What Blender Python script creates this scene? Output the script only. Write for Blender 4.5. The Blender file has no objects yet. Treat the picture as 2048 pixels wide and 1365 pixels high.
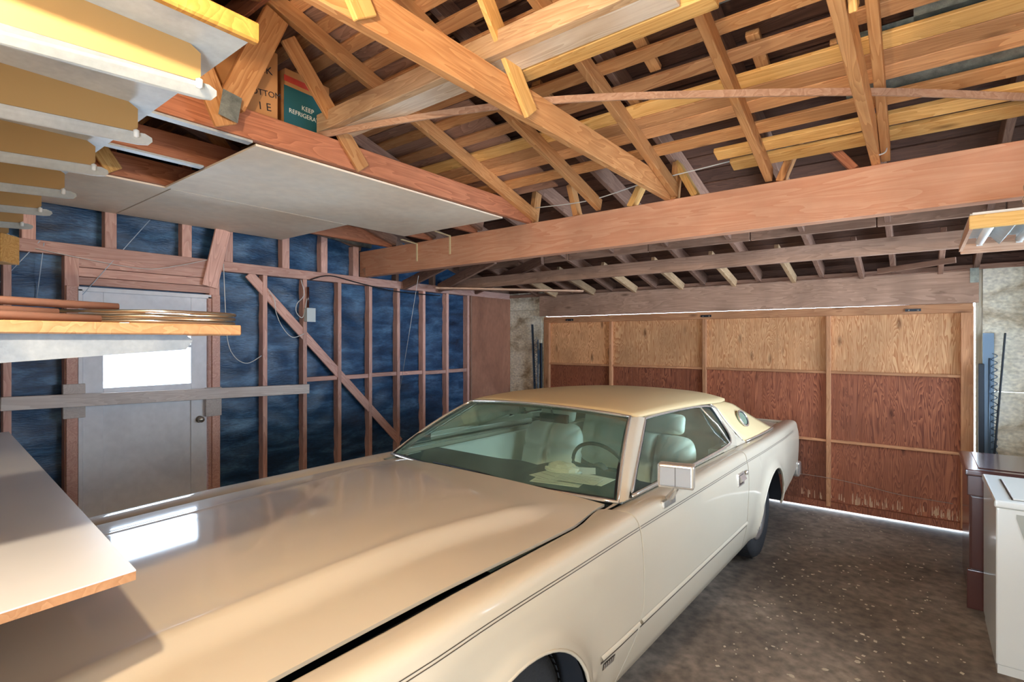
import bpy, bmesh, math, random
from mathutils import Vector, Matrix
random.seed(7)
scene = bpy.context.scene
C = scene.collection

# ------------------------------------------------------------------ camera
F_PX, CX, CY = 1051.0, 1024.0, 682.5
CAM_H = 1.75
YAW = math.radians(37.8)
FWD = Vector((-math.sin(YAW), math.cos(YAW), 0)); RGT = Vector((math.cos(YAW), math.sin(YAW), 0))
cam_d = bpy.data.cameras.new('camera'); cam = bpy.data.objects.new('camera', cam_d); C.objects.link(cam)
cam_d.sensor_width = 36.0; cam_d.lens = F_PX / 2048.0 * 36.0; cam_d.clip_start = 0.02
cam.location = (0, 0, CAM_H); cam.rotation_euler = (math.pi / 2, 0, YAW)
scene.camera = cam

def P(px, py, X=None, Y=None, Z=None):
    """point where the ray through a photo pixel meets the plane X=, Y= or Z="""
    u = (px - CX) / F_PX; v = (CY - py) / F_PX
    d = FWD + RGT * u + Vector((0, 0, v))
    s = X / d.x if X is not None else (Y / d.y if Y is not None else (Z - CAM_H) / d.z)
    return Vector((d.x * s, d.y * s, CAM_H + d.z * s))

# ------------------------------------------------------------------ light and view
w = bpy.data.worlds.new('sky'); scene.world = w; w.use_nodes = True
bg = w.node_tree.nodes['Background']
bg.inputs[0].default_value = (0.70, 0.85, 1.0, 1); bg.inputs[1].default_value = 18.0
scene.view_settings.view_transform = 'Standard'; scene.view_settings.look = 'None'
scene.view_settings.exposure = 0.36; scene.view_settings.gamma = 1.0
scene.view_settings.use_curve_mapping = False

def portal(name, loc, rot, sx, sy):
    l = bpy.data.lights.new(name, 'AREA'); l.shape = 'RECTANGLE'; l.size = sx; l.size_y = sy
    l.cycles.is_portal = True
    o = bpy.data.objects.new(name, l); C.objects.link(o); o.location = loc; o.rotation_euler = rot
    return o
portal('daylight_portal_added_doorway', (0.03, -0.45, 1.05), (math.radians(90), 0, 0), .6, 2.1)  # portal of the unseen doorway added for fill daylight
portal('daylight_portal_added_window', (1.23, 4.45, 1.65), (math.radians(90), 0, math.radians(90)), 2.9, 1.2)  # portal of the side window added out of view for fill daylight
portal('daylight_portal_door_window', (-5.06, 1.56, 1.69), (math.radians(90), 0, math.radians(-90) + math.radians(0)), 0.66, 0.62)
BULB = Vector((-0.60, -0.10, 2.57))
BULB_W = 115.0

# ------------------------------------------------------------------ materials
MATS = {}
def newmat(name):
    m = bpy.data.materials.new(name); m.use_nodes = True; MATS[name] = m
    nt = m.node_tree; b = nt.nodes['Principled BSDF']
    return m, nt, b
def lin(c):
    return tuple(((x / 255) / 12.92 if x / 255 <= 0.04045 else ((x / 255 + 0.055) / 1.055) ** 2.4) for x in c)
def rgba(c): return (c[0], c[1], c[2], 1)
def plain(name, c, rough=0.6, metal=0.0, coat=0.0, spec=0.5, bump=0.0, bscale=40, var=0.0, vscale=3):
    m, nt, b = newmat(name); c = lin(c)
    b.inputs['Base Color'].default_value = rgba(c); b.inputs['Roughness'].default_value = rough
    b.inputs['Metallic'].default_value = metal; b.inputs['Coat Weight'].default_value = coat
    b.inputs['Coat Roughness'].default_value = 0.12; b.inputs['Specular IOR Level'].default_value = spec
    if var or bump:
        tc = nt.nodes.new('ShaderNodeTexCoord')
    if var:
        n = nt.nodes.new('ShaderNodeTexNoise'); n.inputs['Scale'].default_value = vscale; n.inputs['Detail'].default_value = 6
        nt.links.new(tc.outputs['Object'], n.inputs['Vector'])
        r = nt.nodes.new('ShaderNodeValToRGB')
        r.color_ramp.elements[0].position = 0.3; r.color_ramp.elements[1].position = 0.7
        r.color_ramp.elements[0].color = rgba(tuple(x * (1 - var) for x in c)); r.color_ramp.elements[1].color = rgba(tuple(min(1, x * (1 + var * .6)) for x in c))
        nt.links.new(n.outputs['Fac'], r.inputs['Fac']); nt.links.new(r.outputs['Color'], b.inputs['Base Color'])
    if bump:
        n = nt.nodes.new('ShaderNodeTexNoise'); n.inputs['Scale'].default_value = bscale; n.inputs['Detail'].default_value = 4
        nt.links.new(tc.outputs['Object'], n.inputs['Vector'])
        bp = nt.nodes.new('ShaderNodeBump'); bp.inputs['Strength'].default_value = bump; bp.inputs['Distance'].default_value = 0.01
        nt.links.new(n.outputs['Fac'], bp.inputs['Height']); nt.links.new(bp.outputs['Normal'], b.inputs['Normal'])
    return m
def wood(name, ca, cb, axis=0, rough=0.65, grain=1.0, knots=True, dirt=None, rings=14, lift=.78):
    """timber: grain runs along the object's own axis `axis`; every piece gets its own offset and tint"""
    m, nt, b = newmat(name); N = nt.nodes; L = nt.links
    ca, cb = [lin(tuple(255 * (v / 255) ** lift for v in c)) for c in (ca, cb)]
    tc = N.new('ShaderNodeTexCoord'); oi = N.new('ShaderNodeObjectInfo')
    mul = N.new('ShaderNodeMath'); mul.operation = 'MULTIPLY'; mul.inputs[1].default_value = 37.0
    L.new(oi.outputs['Random'], mul.inputs[0])
    add = N.new('ShaderNodeVectorMath'); add.operation = 'ADD'
    L.new(tc.outputs['Object'], add.inputs[0]); L.new(mul.outputs[0], add.inputs[1])
    def mapped(a, bb):
        mp = N.new('ShaderNodeMapping'); sc = [bb, bb, bb]; sc[axis] = a
        mp.inputs['Scale'].default_value = sc; L.new(add.outputs[0], mp.inputs['Vector']); return mp
    m1 = mapped(0.55, 5.0)
    n1 = N.new('ShaderNodeTexNoise'); n1.inputs['Scale'].default_value = 1.6; n1.inputs['Detail'].default_value = 3; n1.inputs['Distortion'].default_value = 0.6
    L.new(m1.outputs[0], n1.inputs['Vector'])
    rm = N.new('ShaderNodeMath'); rm.operation = 'MULTIPLY'; rm.inputs[1].default_value = rings; L.new(n1.outputs['Fac'], rm.inputs[0])
    fr = N.new('ShaderNodeMath'); fr.operation = 'FRACT'; L.new(rm.outputs[0], fr.inputs[0])
    m2 = mapped(1.2, 60.0)
    n2 = N.new('ShaderNodeTexNoise'); n2.inputs['Scale'].default_value = 2.0; n2.inputs['Detail'].default_value = 4; L.new(m2.outputs[0], n2.inputs['Vector'])
    mx = N.new('ShaderNodeMix'); mx.data_type = 'FLOAT'; mx.inputs[0].default_value = 0.5
    L.new(fr.outputs[0], mx.inputs[2]); L.new(n2.outputs['Fac'], mx.inputs[3])
    cr = N.new('ShaderNodeValToRGB'); cr.color_ramp.elements[0].position = 0.5 - .38 / grain; cr.color_ramp.elements[1].position = 0.5 + .3 / grain
    cr.color_ramp.elements[0].color = rgba(cb); cr.color_ramp.elements[1].color = rgba(ca)
    L.new(mx.outputs[0], cr.inputs['Fac'])
    col = cr.outputs['Color']
    if knots:
        vo = N.new('ShaderNodeTexVoronoi'); vo.inputs['Scale'].default_value = 1.0
        m3 = mapped(2.2, 6.0); L.new(m3.outputs[0], vo.inputs['Vector'])
        kr = N.new('ShaderNodeValToRGB'); kr.color_ramp.elements[0].position = 0.05; kr.color_ramp.elements[1].position = 0.16
        kr.color_ramp.elements[0].color = (0.25, 0.2, 0.17, 1); kr.color_ramp.elements[1].color = (1, 1, 1, 1)
        L.new(vo.outputs['Distance'], kr.inputs['Fac'])
        mm = N.new('ShaderNodeMix'); mm.data_type = 'RGBA'; mm.blend_type = 'MULTIPLY'; mm.inputs[0].default_value = 0.8
        L.new(col, mm.inputs[6]); L.new(kr.outputs['Color'], mm.inputs[7]); col = mm.outputs[2]
    # dirty blotches
    n3 = N.new('ShaderNodeTexNoise'); n3.inputs['Scale'].default_value = 2.3; n3.inputs['Detail'].default_value = 5; L.new(add.outputs[0], n3.inputs['Vector'])
    dr = N.new('ShaderNodeValToRGB'); dr.color_ramp.elements[0].position = 0.42; dr.color_ramp.elements[1].position = 0.72
    dr.color_ramp.elements[0].color = (0, 0, 0, 1); dr.color_ramp.elements[1].color = (1, 1, 1, 1)
    L.new(n3.outputs['Fac'], dr.inputs['Fac'])
    dmx = N.new('ShaderNodeMix'); dmx.data_type = 'RGBA'
    fm = N.new('ShaderNodeMath'); fm.operation = 'MULTIPLY'; fm.inputs[1].default_value = 0.55; L.new(dr.outputs['Color'], fm.inputs[0])
    L.new(fm.outputs[0], dmx.inputs[0]); L.new(col, dmx.inputs[6])
    dmx.inputs[7].default_value = rgba(lin(dirt)) if dirt else rgba(tuple((x * .6 + y * .4) * .62 for x, y in zip(ca, cb)))
    col = dmx.outputs[2]
    hs = N.new('ShaderNodeHueSaturation')
    mr = N.new('ShaderNodeMapRange'); mr.inputs[3].default_value = 0.78; mr.inputs[4].default_value = 1.18; L.new(oi.outputs['Random'], mr.inputs[0])
    L.new(mr.outputs[0], hs.inputs['Value']); L.new(col, hs.inputs['Color'])
    L.new(hs.outputs['Color'], b.inputs['Base Color'])
    b.inputs['Roughness'].default_value = rough; b.inputs['Specular IOR Level'].default_value = 0.3
    bp = N.new('ShaderNodeBump'); bp.inputs['Strength'].default_value = 0.25; bp.inputs['Distance'].default_value = 0.004
    L.new(mx.outputs[0], bp.inputs['Height']); L.new(bp.outputs['Normal'], b.inputs['Normal'])
    return m
def blotch(name, cols, scale=2.0, rough=0.85, bump=0.2, stretch=(1, 1, 1), pos=(0.3, 0.5, 0.7), fine=0.3, detail=8):
    m, nt, b = newmat(name); N = nt.nodes; L = nt.links
    tc = N.new('ShaderNodeTexCoord'); mp = N.new('ShaderNodeMapping'); mp.inputs['Scale'].default_value = stretch
    L.new(tc.outputs['Object'], mp.inputs['Vector'])
    n = N.new('ShaderNodeTexNoise'); n.inputs['Scale'].default_value = scale; n.inputs['Detail'].default_value = detail; n.inputs['Roughness'].default_value = 0.62; n.inputs['Distortion'].default_value = 0.4
    L.new(mp.outputs[0], n.inputs['Vector'])
    cr = N.new('ShaderNodeValToRGB'); e = cr.color_ramp.elements
    while len(e) < len(cols): e.new(0.5)
    for i, c in enumerate(cols):
        e[i].position = pos[i]; e[i].color = rgba(lin(c))
    L.new(n.outputs['Fac'], cr.inputs['Fac'])
    n2 = N.new('ShaderNodeTexNoise'); n2.inputs['Scale'].default_value = scale * 14; n2.inputs['Detail'].default_value = 5; L.new(mp.outputs[0], n2.inputs['Vector'])
    r2 = N.new('ShaderNodeMapRange'); r2.inputs[1].default_value = .3; r2.inputs[2].default_value = .7; r2.inputs[3].default_value = 1 - fine; r2.inputs[4].default_value = 1 + fine * .5; L.new(n2.outputs['Fac'], r2.inputs[0])
    hs = N.new('ShaderNodeHueSaturation'); L.new(cr.outputs['Color'], hs.inputs['Color']); L.new(r2.outputs[0], hs.inputs['Value'])
    L.new(hs.outputs['Color'], b.inputs['Base Color']); b.inputs['Roughness'].default_value = rough
    bp = N.new('ShaderNodeBump'); bp.inputs['Strength'].default_value = bump; bp.inputs['Distance'].default_value = 0.006
    L.new(n2.outputs['Fac'], bp.inputs['Height']); L.new(bp.outputs['Normal'], b.inputs['Normal'])
    return m

W_ORANGE = wood('timber_orange_pine', (214, 148, 88), (170, 100, 50))
W_YELLOW = wood('timber_yellow_pine', (236, 178, 98), (196, 128, 56))
W_RED = wood('timber_reddish_fir', (190, 112, 76), (138, 72, 46), knots=False)
W_BEAM = wood('timber_pink_fir_beam', (234, 162, 122), (208, 122, 84), knots=False, rings=9, lift=.68)
W_BROWN = wood('timber_old_brown', (140, 96, 74), (92, 58, 44), knots=False, lift=.68)
W_DARK = wood('timber_dark_deck', (92, 60, 46), (52, 32, 26), knots=False)
W_STUD = wood('timber_stud_red', (222, 170, 152), (184, 124, 108), knots=False)
W_SKIP = wood('timber_skip_sheathing', (214, 148, 92), (168, 102, 58))
W_TAN = wood('timber_weathered_tan', (200, 160, 116), (158, 114, 76), knots=False, dirt=(96, 74, 58))
W_DIRTY = wood('timber_white_stained', (214, 190, 160), (170, 134, 100), knots=False, dirt=(236, 226, 214))
W_PALE = wood('timber_pale_strip', (206, 160, 128), (164, 112, 82), knots=False)
W_GREYRAIL = wood('timber_grey_rail', (216, 204, 196), (184, 168, 160), knots=False)
W_HEADER = wood('timber_dusty_header', (170, 124, 98), (124, 86, 66), dirt=(110, 84, 68), lift=.66)
W_DOORFRAME = wood('timber_garage_door_frame', (192, 124, 78), (146, 82, 48), lift=.68)
W_PLY_TOP = wood('plywood_bleached_orange', (232, 160, 100), (176, 96, 50), axis=2, rings=30, grain=2.0, lift=.66)
W_PLY_LOW = wood('plywood_stained_red', (160, 90, 60), (98, 48, 34), axis=2, rings=30, grain=1.8, lift=.84)
W_OAK = wood('oak_edging', (206, 156, 84), (172, 118, 54), knots=False, lift=1.15)
W_EDGE = wood('brown_board_edge', (176, 134, 98), (150, 106, 72), knots=False, lift=1.0)
M_TAR = blotch('tar_paper', [(18, 38, 62), (38, 74, 110), (84, 124, 160)], scale=2.6, rough=0.38, bump=0.5, stretch=(1, .7, 3.0), fine=.35)
M_FLOOR = blotch('oil_stained_concrete', [(88, 76, 66), (124, 109, 95), (158, 141, 124)], scale=1.1, rough=0.75, bump=0.2, fine=.45)
M_CREAM = blotch('stained_cream_plywood', [(120, 98, 76), (190, 176, 150), (232, 226, 206), (240, 236, 222)], scale=2.2, rough=.85, stretch=(1, 1, 1.5), pos=(.30, .42, .52, .7))
M_HARD = blotch('brown_hardboard', [(130, 86, 66), (164, 112, 88), (186, 134, 106)], scale=1.6, rough=.6, stretch=(1, 1, .6), fine=.12)
M_CEIL = blotch('painted_ceiling_panel', [(236, 210, 182), (250, 232, 208), (252, 240, 222)], scale=.9, rough=.7, bump=.05, fine=.06)
M_GALV = blotch('galvanised_sheet', [(108, 116, 112), (142, 150, 144), (168, 176, 168)], scale=14, rough=.45, fine=.15)
MATS['galvanised_sheet'].node_tree.nodes['Principled BSDF'].inputs['Metallic'].default_value = 0.5
M_PAINT = plain('cream_car_paint', (192, 179, 158), rough=.6, coat=.7, spec=.2, var=.05, vscale=1.2); M_PAINT.node_tree.nodes['Principled BSDF'].inputs['Coat Roughness'].default_value = .07
M_VINYL = plain('tan_vinyl', (208, 182, 136), rough=.62, bump=.15, bscale=260)
M_CHROME = plain('chrome', (222, 216, 206), rough=.22, metal=.75)
M_TRIM = plain('dark_groove_trim', (62, 52, 44), rough=.5)
M_RUBBER = plain('tyre_rubber', (38, 38, 40), rough=.8, bump=.3, bscale=60)
M_WHEEL = plain('dusty_hubcap', (150, 142, 136), rough=.35, metal=.7)
M_DARKIN = plain('black_underbody', (20, 22, 28), rough=.8)
M_DASH = plain('dark_green_dash', (30, 40, 40), rough=.6, bump=.2, bscale=120)
M_LEATHER = plain('pale_leather', (244, 240, 224), rough=.42, bump=.1, bscale=90)
M_CARPET = plain('cabin_trim', (214, 208, 190), rough=.85)
M_BLACK = plain('black_paint', (18, 18, 20), rough=.5)
M_WHITE = plain('white_enamel', (226, 228, 226), rough=.35, var=.06, vscale=8)
M_PAPER = plain('paper', (232, 230, 220), rough=.8)
M_INK = plain('ink', (40, 38, 40), rough=.8)
M_DOORP = blotch('grey_door_paint', [(206, 206, 212), (226, 226, 230), (234, 234, 236)], scale=1.2, rough=.55, fine=.06, bump=.05)
M_SHELFTOP = plain('white_laminate', (206, 209, 214), rough=.33, spec=1.0, var=.05, vscale=2)
M_TANBRACKET = plain('tan_bracket', (168, 132, 84), rough=.6, spec=.3)  # tan on the top shelf's bracket sides only; their lips are white
M_WENAMEL = blotch('white_enamel_panel', [(164, 170, 172), (186, 190, 188), (194, 196, 192)], scale=5, rough=.45, fine=.08, bump=.05)
M_GREYBR = blotch('worn_grey_bracket', [(54, 66, 86), (112, 124, 140), (130, 140, 152)], scale=6, rough=.55, fine=.1, bump=.05, pos=(.3, .4, .6))
M_CARD = plain('cardboard', (196, 140, 86), rough=.85, var=.08, vscale=6)
M_TEAL = plain('teal_print', (30, 92, 100), rough=.7)
M_REDP = plain('red_print', (206, 72, 56), rough=.7)
M_ALU = plain('aluminium_pot', (190, 190, 186), rough=.3, metal=1)
M_BROWNENAMEL = plain('brown_enamel', (74, 40, 34), rough=.22, coat=.5)
M_WASHER = plain('white_appliance', (204, 204, 198), rough=.3, coat=.4)
M_WIRE = plain('white_cord', (214, 214, 210), rough=.6)
M_COPPER = plain('copper_tube', (128, 96, 86), rough=.55, metal=.2)
M_STEEL = plain('dark_spring_steel', (44, 52, 62), rough=.45, metal=.6)
M_BLUEST = plain('blue_grey_track', (96, 118, 140), rough=.4, metal=.5)
M_BRASS = plain('worn_knob', (176, 170, 158), rough=.3, metal=.9)
M_GREYBOX = plain('grey_switch_box', (196, 204, 204), rough=.5)
M_TAG = plain('pale_blue_tag', (126, 166, 206), rough=.6)

def glassmat(name, tint, dust, refl=1.0, dustcol=(0.8, 0.85, 0.78)):
    m, nt, b = newmat(name); N = nt.nodes; L = nt.links; N.remove(b)
    out = N['Material Output']
    tr = N.new('ShaderNodeBsdfTransparent'); tr.inputs[0].default_value = rgba(tint)
    gl = N.new('ShaderNodeBsdfGlossy'); gl.inputs['Roughness'].default_value = 0.03
    fr = N.new('ShaderNodeFresnel'); fr.inputs['IOR'].default_value = 1.5
    mx = N.new('ShaderNodeMixShader'); L.new(fr.outputs[0], mx.inputs[0]); L.new(tr.outputs[0], mx.inputs[1]); L.new(gl.outputs[0], mx.inputs[2])
    df = N.new('ShaderNodeBsdfDiffuse'); df.inputs[0].default_value = rgba(dustcol)
    n = N.new('ShaderNodeTexNoise'); n.inputs['Scale'].default_value = 3; n.inputs['Detail'].default_value = 6
    tc = N.new('ShaderNodeTexCoord'); L.new(tc.outputs['Object'], n.inputs['Vector'])
    mr = N.new('ShaderNodeMapRange'); mr.inputs[1].default_value = .3; mr.inputs[2].default_value = .75; mr.inputs[3].default_value = dust * .3; mr.inputs[4].default_value = dust; L.new(n.outputs['Fac'], mr.inputs[0])
    m2 = N.new('ShaderNodeMixShader'); L.new(mr.outputs[0], m2.inputs[0]); L.new(mx.outputs[0], m2.inputs[1]); L.new(df.outputs[0], m2.inputs[2])
    L.new(m2.outputs[0], out.inputs['Surface'])
    return m
M_WSHIELD = glassmat('green_tinted_windshield', (0.82, 0.98, 0.89), 0.16, dustcol=(0.48, 0.76, 0.60))
M_SIDEGLASS = glassmat('green_tinted_side_glass', (0.85, 0.98, 0.91), 0.06, dustcol=(0.5, 0.72, 0.58))
M_PANE = glassmat('dirty_window_pane', (0.95, 0.97, 1.0), 0.10)

# ------------------------------------------------------------------ mesh helpers
INV = {}
def link(o, parent=None):
    C.objects.link(o)
    if parent is not None:
        o.parent = parent
        o.matrix_parent_inverse = INV.get(parent.name, Matrix.Identity(4))
    return o
def tag(o, label, cat, group=None, kind=None):
    o['label'] = label; o['category'] = cat
    if group: o['group'] = group
    if kind: o['kind'] = kind
    return o
def thing(name, label, cat, loc=(0, 0, 0), group=None, kind=None):
    o = bpy.data.objects.new(name, None); C.objects.link(o); o.location = loc; o.empty_display_size = .1
    INV[o.name] = Matrix.Translation(Vector(loc)).inverted()
    return tag(o, label, cat, group, kind)
def mesh(name, V, Fc, mat, parent=None, smooth=False, loc=None, basis=None):
    me = bpy.data.meshes.new(name); me.from_pydata([tuple(v) for v in V], [], Fc); me.update()
    mats = mat if isinstance(mat, (list, tuple)) else [mat]
    for x in mats: me.materials.append(x)
    if smooth:
        me.polygons.foreach_set('use_smooth', [True] * len(me.polygons))
    o = bpy.data.objects.new(name, me)
    if basis is not None: o.matrix_basis = basis
    elif loc is not None: o.location = loc
    link(o, parent)
    INV[o.name] = (o.matrix_parent_inverse.copy() if parent is not None else Matrix.Identity(4))
    if parent is not None:
        # world = parentworld * parentinverse * basis ; children are written in the same frame as their parent
        INV[o.name] = o.matrix_basis.inverted()
    elif basis is not None or loc is not None:
        INV[o.name] = o.matrix_basis.inverted()
    return o
BOXF = [(0, 3, 2, 1), (4, 5, 6, 7), (0, 1, 5, 4), (1, 2, 6, 5), (2, 3, 7, 6), (3, 0, 4, 7)]
def boxv(a, b):
    (x0, y0, z0), (x1, y1, z1) = a, b
    return [(x0, y0, z0), (x1, y0, z0), (x1, y1, z0), (x0, y1, z0), (x0, y0, z1), (x1, y0, z1), (x1, y1, z1), (x0, y1, z1)]
def bevel_me(me, wd, seg=1):
    bm = bmesh.new(); bm.from_mesh(me)
    bmesh.ops.bevel(bm, geom=bm.edges[:], offset=wd, segments=seg, profile=.7, affect='EDGES', clamp_overlap=True)
    bmesh.ops.recalc_face_normals(bm, faces=bm.faces[:])
    bm.to_mesh(me); bm.free()
def box(name, a, b, mat, parent=None, bev=0.0, seg=1, smooth=False):
    a = Vector([min(x, y) for x, y in zip(a, b)]), Vector([max(x, y) for x, y in zip(a, b)])
    c = (a[0] + a[1]) / 2
    o = mesh(name, boxv(a[0] - c, a[1] - c), BOXF, mat, parent, loc=c)
    if bev: bevel_me(o.data, bev, seg)
    if smooth: o.data.polygons.foreach_set('use_smooth', [True] * len(o.data.polygons))
    return o
def timber(name, p0, p1, wd, ht, mat, parent=None, up=(0, 0, 1), bev=0.003, cut0=0, cut1=0):
    """squared timber from p0 to p1 (centre line), local x along the length, local z toward `up`, ht tall and wd wide"""
    p0, p1 = Vector(p0), Vector(p1); L = (p1 - p0).length; x = (p1 - p0) / L; up = Vector(up)
    y = up.cross(x).normalized(); z = x.cross(y)
    B = Matrix((x, y, z)).transposed().to_4x4(); B.translation = (p0 + p1) / 2
    V = boxv((-L / 2, -wd / 2, -ht / 2), (L / 2, wd / 2, ht / 2))
    V = [Vector(v) for v in V]
    for i in (0, 3): V[i].x -= cut0
    for i in (1, 2): V[i].x += cut1
    o = mesh(name, V, BOXF, mat, parent, basis=B)
    if bev: bevel_me(o.data, bev)
    return o
def tube(name, pts, r, mat, parent=None, n=6, radii=None, closed=False):
    pts = [Vector(p) for p in pts]; V = []; Fc = []
    m = len(pts)
    for i, p in enumerate(pts):
        if closed: t = (pts[(i + 1) % m] - pts[i - 1]).normalized()
        else: t = (pts[min(i + 1, m - 1)] - pts[max(i - 1, 0)]).normalized()
        a = Vector((0, 0, 1)) if abs(t.z) < .9 else Vector((1, 0, 0))
        u = t.cross(a).normalized(); v = t.cross(u)
        rr = radii[i] if radii else r
        for k in range(n):
            an = 2 * math.pi * k / n
            V.append(p + (u * math.cos(an) + v * math.sin(an)) * rr)
    rng = m if closed else m - 1
    for i in range(rng):
        j = (i + 1) % m
        for k in range(n):
            Fc.append((i * n + k, i * n + (k + 1) % n, j * n + (k + 1) % n, j * n + k))
    if not closed:
        Fc.append(tuple(range(n - 1, -1, -1))); Fc.append(tuple((m - 1) * n + k for k in range(n)))
    return mesh(name, V, Fc, mat, parent, smooth=True)
def smoothpath(pts, n=8):
    pts = [Vector(p) for p in pts]; out = []
    for i in range(len(pts) - 1):
        p0 = pts[max(i - 1, 0)]; p1 = pts[i]; p2 = pts[i + 1]; p3 = pts[min(i + 2, len(pts) - 1)]
        for k in range(n):
            t = k / n
            out.append(.5 * ((2 * p1) + (p2 - p0) * t + (2 * p0 - 5 * p1 + 4 * p2 - p3) * t * t + (3 * p1 - p0 - 3 * p2 + p3) * t ** 3))
    out.append(pts[-1]); return out
def gridmesh(name, rows, mat, parent=None, smooth=True, flip=False, solid=0.0):
    """rows: list of equally long lists of points"""
    V = [p for r in rows for p in r]; n = len(rows[0]); Fc = []
    for i in range(len(rows) - 1):
        for j in range(n - 1):
            f = (i * n + j, i * n + j + 1, (i + 1) * n + j + 1, (i + 1) * n + j)
            Fc.append(f[::-1] if flip else f)
    o = mesh(name, V, Fc, mat, parent, smooth)
    if solid:
        md = o.modifiers.new('thickness', 'SOLIDIFY'); md.thickness = solid; md.offset = -1
    return o
def lathe(name, prof, mat, parent=None, n=32, axis='z', loc=(0, 0, 0), smooth=True):
    V = []; Fc = []; m = len(prof)
    for k in range(n):
        a = 2 * math.pi * k / n
        for r, h in prof:
            if axis == 'z': V.append((r * math.cos(a) + loc[0], r * math.sin(a) + loc[1], h + loc[2]))
            else: V.append((h + loc[0], r * math.cos(a) + loc[1], r * math.sin(a) + loc[2]))
    for k in range(n):
        for i in range(m - 1):
            Fc.append((k * m + i, ((k + 1) % n) * m + i, ((k + 1) % n) * m + i + 1, k * m + i + 1))
    o = mesh(name, V, Fc, mat, parent, smooth)
    return o
def prism(name, poly, z0, z1, mat, parent=None, frame=None):
    """polygon (list of 2D) extruded; frame: function (a,b,h)->world"""
    n = len(poly); f = frame or (lambda a, b, h: (a, b, h))
    V = [f(a, b, z0) for a, b in poly] + [f(a, b, z1) for a, b in poly]
    Fc = [tuple(range(n - 1, -1, -1)), tuple(range(n, 2 * n))] + [(i, (i + 1) % n, n + (i + 1) % n, n + i) for i in range(n)]
    o = mesh(name, V, Fc, mat, parent)
    bm = bmesh.new(); bm.from_mesh(o.data); bmesh.ops.recalc_face_normals(bm, faces=bm.faces[:]); bm.to_mesh(o.data); bm.free()
    return o
def interp(tab, x):
    if x <= tab[0][0]: return tab[0][1]
    for (a, fa), (b, fb) in zip(tab, tab[1:]):
        if x <= b: return fa + (fb - fa) * (x - a) / (b - a)
    return tab[-1][1]
def sstep(a, b, x):
    t = max(0, min(1, (x - a) / (b - a))); return t * t * (3 - 2 * t)
def text(name, s, size, mat, parent, basis, ext=0.0005):
    cu = bpy.data.curves.new(name, 'FONT'); cu.body = s; cu.size = size; cu.align_x = 'CENTER'; cu.align_y = 'CENTER'; cu.extrude = ext
    cu.materials.append(mat); tmp = bpy.data.objects.new(name, cu); C.objects.link(tmp)
    bpy.context.view_layer.update(); dg = bpy.context.evaluated_depsgraph_get()
    me = bpy.data.meshes.new_from_object(tmp.evaluated_get(dg)); bpy.data.objects.remove(tmp); bpy.data.curves.remove(cu)
    o = bpy.data.objects.new(name, me); o.matrix_basis = basis; link(o, parent); return o

# ------------------------------------------------------------------ room dimensions
XL = -4.90          # inner faces of the studs of the gable wall
YB = 6.27           # garage door wall
XR = 1.20           # right wall
YF = -0.42          # wall behind the camera
BEAM_Y = 3.60       # near face of the big beam
PLATE_B, PLATE_T = 2.375, 2.462
TIE_B = 2.745
def rafter_b(y):    # underside of the inner roof's rafters
    return 2.765 + 0.29 * (3.6 - y) if y >= 1.3 else 2.765 + 0.29 * (3.6 - 1.3) - 0.29 * (1.3 - y)
def over_b(y):      # underside of the outer roof's rafters
    return 2.40 + 0.245 * (YB - y)

# ------------------------------------------------------------------ floor
fl = box('floor', (XL - .15, YF - .1, -0.12), (XR + .1, YB + .25, 0), M_FLOOR)
tag(fl, 'dark oil-stained concrete garage floor', 'floor', kind='structure')
# flakes of paint and litter scattered on the concrete
V = []; Fc = []
for i in range(420):
    if i < 280: X = random.uniform(-.92, .21); Y = random.uniform(1.6, 6.1)
    else: X = random.uniform(-.92, .21); Y = random.uniform(1.8, 4.4)
    r = random.choice([.004, .006, .006, .009, .013]) * random.uniform(.7, 1.3); k = random.randint(4, 6); a0 = random.random() * 6
    el = random.uniform(.4, 1); rot = random.random() * 6; b0 = len(V)
    for h in (0.0005, 0.003):
        for j in range(k):
            a = a0 + 2 * math.pi * j / k; x = math.cos(a) * r * random.uniform(.75, 1.2); y = math.sin(a) * r * el
            V.append((X + x * math.cos(rot) - y * math.sin(rot), Y + x * math.sin(rot) + y * math.cos(rot), h))
    Fc.append(tuple(b0 + k + j for j in range(k)))
    for j in range(k): Fc.append((b0 + j, b0 + (j + 1) % k, b0 + k + (j + 1) % k, b0 + k + j))
fk = mesh('floor_litter', V, Fc, plain('paint_flake', (188, 172, 148), rough=.8)); tag(fk, 'scattered pale paint flakes and litter on the concrete floor', 'litter', kind='stuff')

# ------------------------------------------------------------------ gable wall on the left
wl = thing('wall_left', 'stud wall backed with blue-black tar paper', 'wall', (XL - .09, 2.9, 0), kind='structure')
# tar paper with the doorway left open
DY0, DY1, DZT = 1.13, 1.99, 2.135
def tar(y0, y1, z0, z1):
    n = max(2, int((y1 - y0) / .05)); mz = max(2, int((z1 - z0) / .05)); rows = []
    for i in range(n + 1):
        y = y0 + (y1 - y0) * i / n; row = []
        for j in range(mz + 1):
            z = z0 + (z1 - z0) * j / mz
            d = .008 * math.sin(z * 23 + 1.7 * math.sin(y * 9) + 2 * math.sin(z * 5 + y * 3)) + .006 * math.sin(y * 15 + z * 4)
            e = min(1, (y - y0) / .1, (y1 - y) / .1)
            row.append((XL - .085 + d * max(0, e), y, min(z, over_b(y) + .05)))
        rows.append(row)
    return gridmesh('tar_paper', rows, M_TAR, wl, flip=True)
tar(YF, DY0 - .06, 0, 3.75); tar(DY0 - .06, DY1 + .06, DZT, 3.6); tar(DY1 + .06, 5.36, 0, 3.45)
box('sheathing', (XL - .13, YF - .1, 0), (XL - .105, DY0 - .06, 4.1), W_DARK, wl)
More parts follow.
